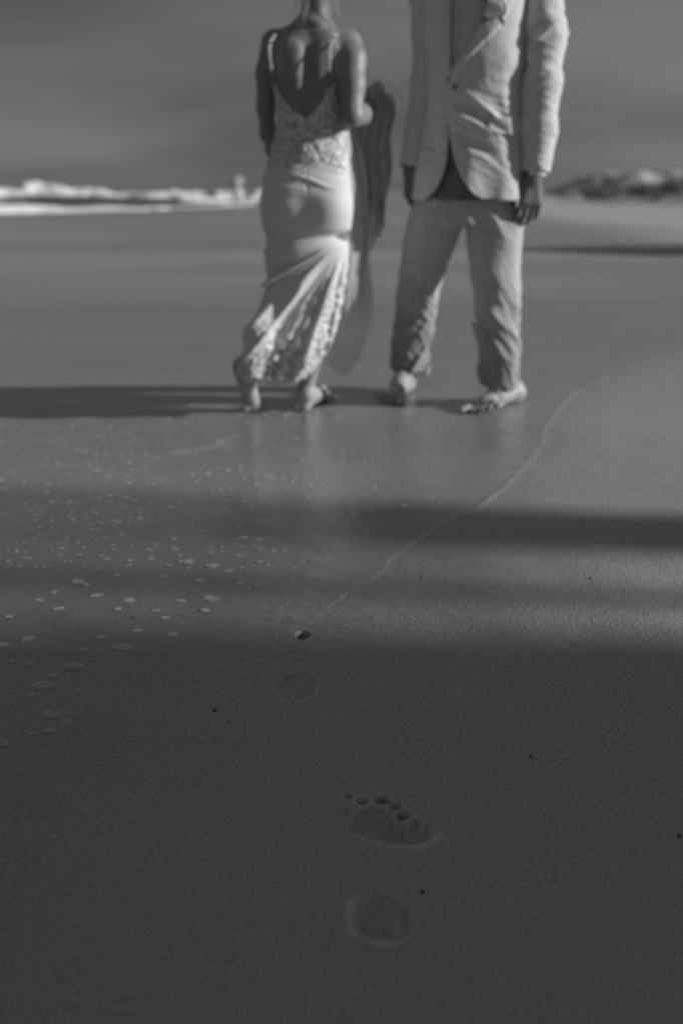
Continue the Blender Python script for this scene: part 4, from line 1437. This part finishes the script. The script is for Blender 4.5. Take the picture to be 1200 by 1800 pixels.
# ================= far figure wading by the surf
pf = G(418, 364); Yb = pf[1]; xb = pf[0]
wd = empty('person', (xb, Yb, -.05))
tag(wd, 'small distant figure in pale clothes standing at the edge of the surf', 'person')
F = Field((xb - .5, Yb - .3, -.12), (xb + .5, Yb + .3, 1.8), .016)
for q in (-1, 1):
    F.chain([(xb + q * .09, Yb, .82), (xb + q * .12, Yb - .02, .45), (xb + q * .14, Yb, .0)], [.09, .062, .045], .03)
    F.cone((xb + q * .14, Yb, -.03), (xb + q * .15, Yb - .12, -.04), .04, .035, .02)
    F.chain([(xb + q * .18, Yb, 1.36), (xb + q * .34, Yb - .03, 1.12), (xb + q * .22, Yb - .12, 1.0)], [.055, .045, .034], .03)
    for j in range(5):
        F.cone((xb + q * .22, Yb - .12, 1.0), (xb + q * (.17 + .012 * j), Yb - .17, .96 + .012 * j), .022, .012, .01)
F.column([(.78, xb, Yb, .16, .11), (1.0, xb, Yb, .14, .10), (1.25, xb, Yb, .18, .115), (1.42, xb, Yb, .12, .09)], .04)
F.cone((xb, Yb, 1.4), (xb, Yb - .01, 1.52), .055, .055, .03)
head(F, (xb, Yb, 1.62), (0.2, -1, 0), 1.05)
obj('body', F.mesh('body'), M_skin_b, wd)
F = Field((xb - .5, Yb - .3, .4), (xb + .5, Yb + .3, 1.6), .016)
F.column([(.5, xb, Yb, .25, .18), (.78, xb, Yb, .20, .15), (1.0, xb, Yb, .165, .125), (1.25, xb, Yb, .20, .135), (1.44, xb, Yb, .13, .10)], .04)
for q in (-1, 1): F.chain([(xb + q * .18, Yb, 1.36), (xb + q * .28, Yb - .02, 1.2)], [.07, .062], .03)
F.warp(lambda P: .01 * fbm(P * 9, 3, 2))
obj('dress', F.mesh('dress'), M_cuff, wd)
F = Field((xb - .15, Yb - .15, 1.45), (xb + .15, Yb + .2, 1.8), .01)
F.ell((xb, Yb + .03, 1.66), (.092, .10, .11), .01)
F.ell((xb + .02, Yb - .12, 1.58), (.09, .08, .10), .01, sub=True)
obj('hair', F.mesh('hair'), M_darkhair, wd)

# ------------------------------------------------------------------ foam left on the wet sand
def foam_mesh(seed, rx, ry):
    """a raft of bubbles: open rings packed side by side, with small domes between them"""
    r = random.Random(seed)
    vs, fs = [], []
    placed = []
    for _ in range(900):
        a_ = r.uniform(0, 2 * pi); q = r.random()**.5
        k = 1 + .18 * sin(2 * a_ + seed) + .10 * sin(5 * a_ + 2 * seed)
        x, y = cos(a_) * q * rx * k, sin(a_) * q * ry * k
        rad = r.choice((.0016, .0020, .0026, .0034))
        if all((x - x2)**2 + (y - y2)**2 > (.86 * (rad + r2))**2 for x2, y2, r2 in placed):
            placed.append((x, y, rad))
        if len(placed) > 130: break
    for (x, y, rad) in placed:
        k0 = len(vs); n1_, n2_ = 8, 3; tube = .0007
        for i in range(n1_):
            a_ = 2 * pi * i / n1_
            for j in range(n2_):
                b2 = 2 * pi * j / n2_
                rr_ = rad + tube * cos(b2)
                vs.append((x + rr_ * cos(a_), y + rr_ * sin(a_), .0007 + tube * .8 * sin(b2)))
        for i in range(n1_):
            for j in range(n2_):
                p = [k0 + i * n2_ + j, k0 + ((i + 1) % n1_) * n2_ + j, k0 + ((i + 1) % n1_) * n2_ + (j + 1) % n2_, k0 + i * n2_ + (j + 1) % n2_]
                fs.append(tuple(p))
    return np_mesh('sea_foam_patch', np.array(vs), np.array(fs))


fm = [foam_mesh(i, .018, .017) for i in range(6)]
spots = [(76, 1204, 1.0), (127, 1171, .9), (216, 1137, 1.0), (92, 1256, .8), (120, 1270, .5), (50, 1123, .75), (54, 1168, .4), (103, 1070, .8), (70, 1055, .5),
         (138, 1023, 1.2), (228, 1056, .9), (207, 1071, .6), (170, 1047, .8), (241, 1109, .7), (318, 1055, .7), (372, 1052, 1.25), (361, 1073, .7), (402, 1003, .8),
         (370, 995, .8), (330, 990, .7), (420, 977, .7), (421, 1025, .6), (450, 1028, .5), (291, 1085, .6), (274, 1073, .5), (180, 1120, .5), (16, 1085, .6), (4, 1135, .7),
         (94, 1187, .5), (20, 1163, .4), (55, 1222, .4), (290, 1013, .6), (205, 1012, .6), (153, 1028, .5), (95, 1042, .6), (428, 945, .8), (455, 948, .7), (306, 966, .6),
         (262, 967, .6), (228, 985, .6), (350, 1020, .6), (302, 1116, .6), (146, 1142, .4), (87, 1285, .5), (2, 1306, .7), (60, 1290, .4), (140, 1213, .4)]
FL = {(76, 1204): 'round lacy foam patch, the largest on the shaded sand at the lower left',
      (127, 1171): 'oval lacy foam patch up and right of the largest round one',
      (216, 1137): 'long foam patch at the edge of the shade, rightmost of the near ones',
      (92, 1256): 'curved foam remnant just below the largest round patch',
      (372, 1052): 'long foam patch farthest to the right in the nearest sunlit stripe',
      (138, 1023): 'long flat foam patch at the upper left of the nearest sunlit stripe',
      (2, 1306): 'foam patch cut by the left edge, lowest of all the foam',
      (103, 1070): 'foam patch in the nearest sunlit stripe, straight above the oval one',
      (228, 1056): 'foam patch in the middle of the nearest sunlit stripe with a smaller one under it'}
for i, (px, py, s_) in enumerate(spots):
    p = G(px, py)
    o = obj('sea_foam_patch', fm[i % 6], M_foam, loc=(p[0], p[1], ground_z(p[0], p[1]) + .0002))
    o.rotation_euler = (0, 0, random.uniform(-.5, .5) + (pi if i % 2 else 0))
    s_ *= .72 if py < 1112 else 1.0
    o.scale = (s_, s_ * .9, 1)
    tag(o, FL.get((px, py), 'small lacy patch of white foam bubbles left on the wet sand'), 'foam', 'foam patches left on the wet sand at the left')
o = None
# farther specks of foam, one body
vs, fs = [], []
for _ in range(520):
    px = random.uniform(-40, 760); py = random.uniform(735, 1000)
    if random.random() > sstep(780, 420, px) * .85 + .1: continue
    if py > 900 and px > 560 - (py - 900) * .9: continue
    p = G(px, py)
    s_ = random.uniform(.0025, .0062) * (1.0 if random.random() < .8 else 1.5)
    k0 = len(vs); n_ = 9; zg = ground_z(p[0], p[1])
    sx_ = random.uniform(1, 1.9)
    ring = [(1 + random.uniform(-.25, .25)) for _ in range(n_)]
    for q in range(n_):
        a_ = 2 * pi * q / n_
        vs.append((p[0] + cos(a_) * s_ * ring[q] * sx_, p[1] + sin(a_) * s_ * ring[q], zg + .0004))
    for q in range(n_):
        a_ = 2 * pi * q / n_
        vs.append((p[0] + cos(a_) * s_ * ring[q] * sx_ * .6, p[1] + sin(a_) * s_ * ring[q] * .6, zg + .0014))
    vs.append((p[0], p[1], zg + .0016))
    for q in range(n_):
        q1_ = (q + 1) % n_
        fs.append((k0 + q, k0 + q1_, k0 + n_ + q1_, k0 + n_ + q))
        fs.append((k0 + n_ + q, k0 + n_ + q1_, k0 + 2 * n_, k0 + 2 * n_))
me = bpy.data.meshes.new('foam_specks'); me.from_pydata(vs, [], [tuple(dict.fromkeys(f)) for f in fs]); me.update()
me.polygons.foreach_set('use_smooth', [True] * len(me.polygons))
tag(obj('foam_specks', me, M_speck), kind='stuff')

# ------------------------------------------------------------------ bits of shell and grit
def chip(seed, kind):
    A = Field((-.006,) * 3, (.006,) * 3, .0011)
    if kind == 'shell': A.ell((0, 0, 0), (.0042, .0022, .0012), 0); A.ell((0, 0, -.0014), (.003, .0014, .0012), 0, sub=True)
    else: A.ell((0, 0, 0), (.0028, .0024, .0020), 0); A.ell((.001, 0, .0005), (.002, .0018, .0018), .002)
    A.warp(lambda P: .0006 * vnoise(P * 400, seed))
    return A.mesh(kind)


sm = [chip(i, 'shell') for i in range(2)]; pm = [chip(i, 'pebble') for i in range(2)]
for i, (px, py, s_, lab) in enumerate([(562, 1149, 1, 'pale shell chip to the right of the toe hole'), (491, 1216, 1, 'pale shell chip on the rim of the far heel print'),
                                       (543, 1320, .9, 'pale shell chip above the near footprint'), (1147, 1162, 1.2, 'pale shell chip near the right edge of the picture'),
                                       (973, 1128, .9, 'pale shell chip on the plain sand right of centre'), (98, 1472, 1.1, 'pale shell chip on the shaded sand at lower left'),
                                       (364, 1474, .8, 'pale shell chip on the shaded sand left of the near footprint')]):
    p = G(px, py)
    o = obj('shell_chip', sm[i % 2], M_shell, loc=(p[0], p[1], ground_z(p[0], p[1]) + .001)); o.scale = (s_,) * 3
    o.rotation_euler = (random.uniform(-.3, .3), random.uniform(-.3, .3), random.uniform(-.6, .6)); tag(o, lab, 'shell', 'chips of shell on the sand')
for i, (px, py, s_, lab) in enumerate([(933, 1331, 1.1, 'dark pebble alone on the shaded sand right of the near footprint'), (742, 1569, 1.2, 'dark pebble beside the heel of the near footprint'),
                                       (1193, 1472, 1.4, 'dark pebble at the right edge of the picture'), (377, 1247, 1.2, 'dark pebble in a small dent left of the far heel print'),
                                       (218, 900, 1.3, 'dark pebble among the foam specks at the edge of the shade'), (402, 1271, .8, 'small dark pebble just below the one in the dent'),
                                       (1037, 1018, 1.3, 'dark pebble in the stripe of shade at the right'), (234, 1086, 1.0, 'dark pebble between the foam patches'),
                                       (740, 1016, 1.0, 'dark pebble in the stripe of shade by the wave line')]):
    p = G(px, py)
    o = obj('pebble', pm[i % 2], M_pebble, loc=(p[0], p[1], ground_z(p[0], p[1]) + .001)); o.scale = (s_ * .78,) * 3
    o.rotation_euler = (0, 0, random.uniform(0, 3)); tag(o, lab, 'pebble', 'dark pebbles on the sand')
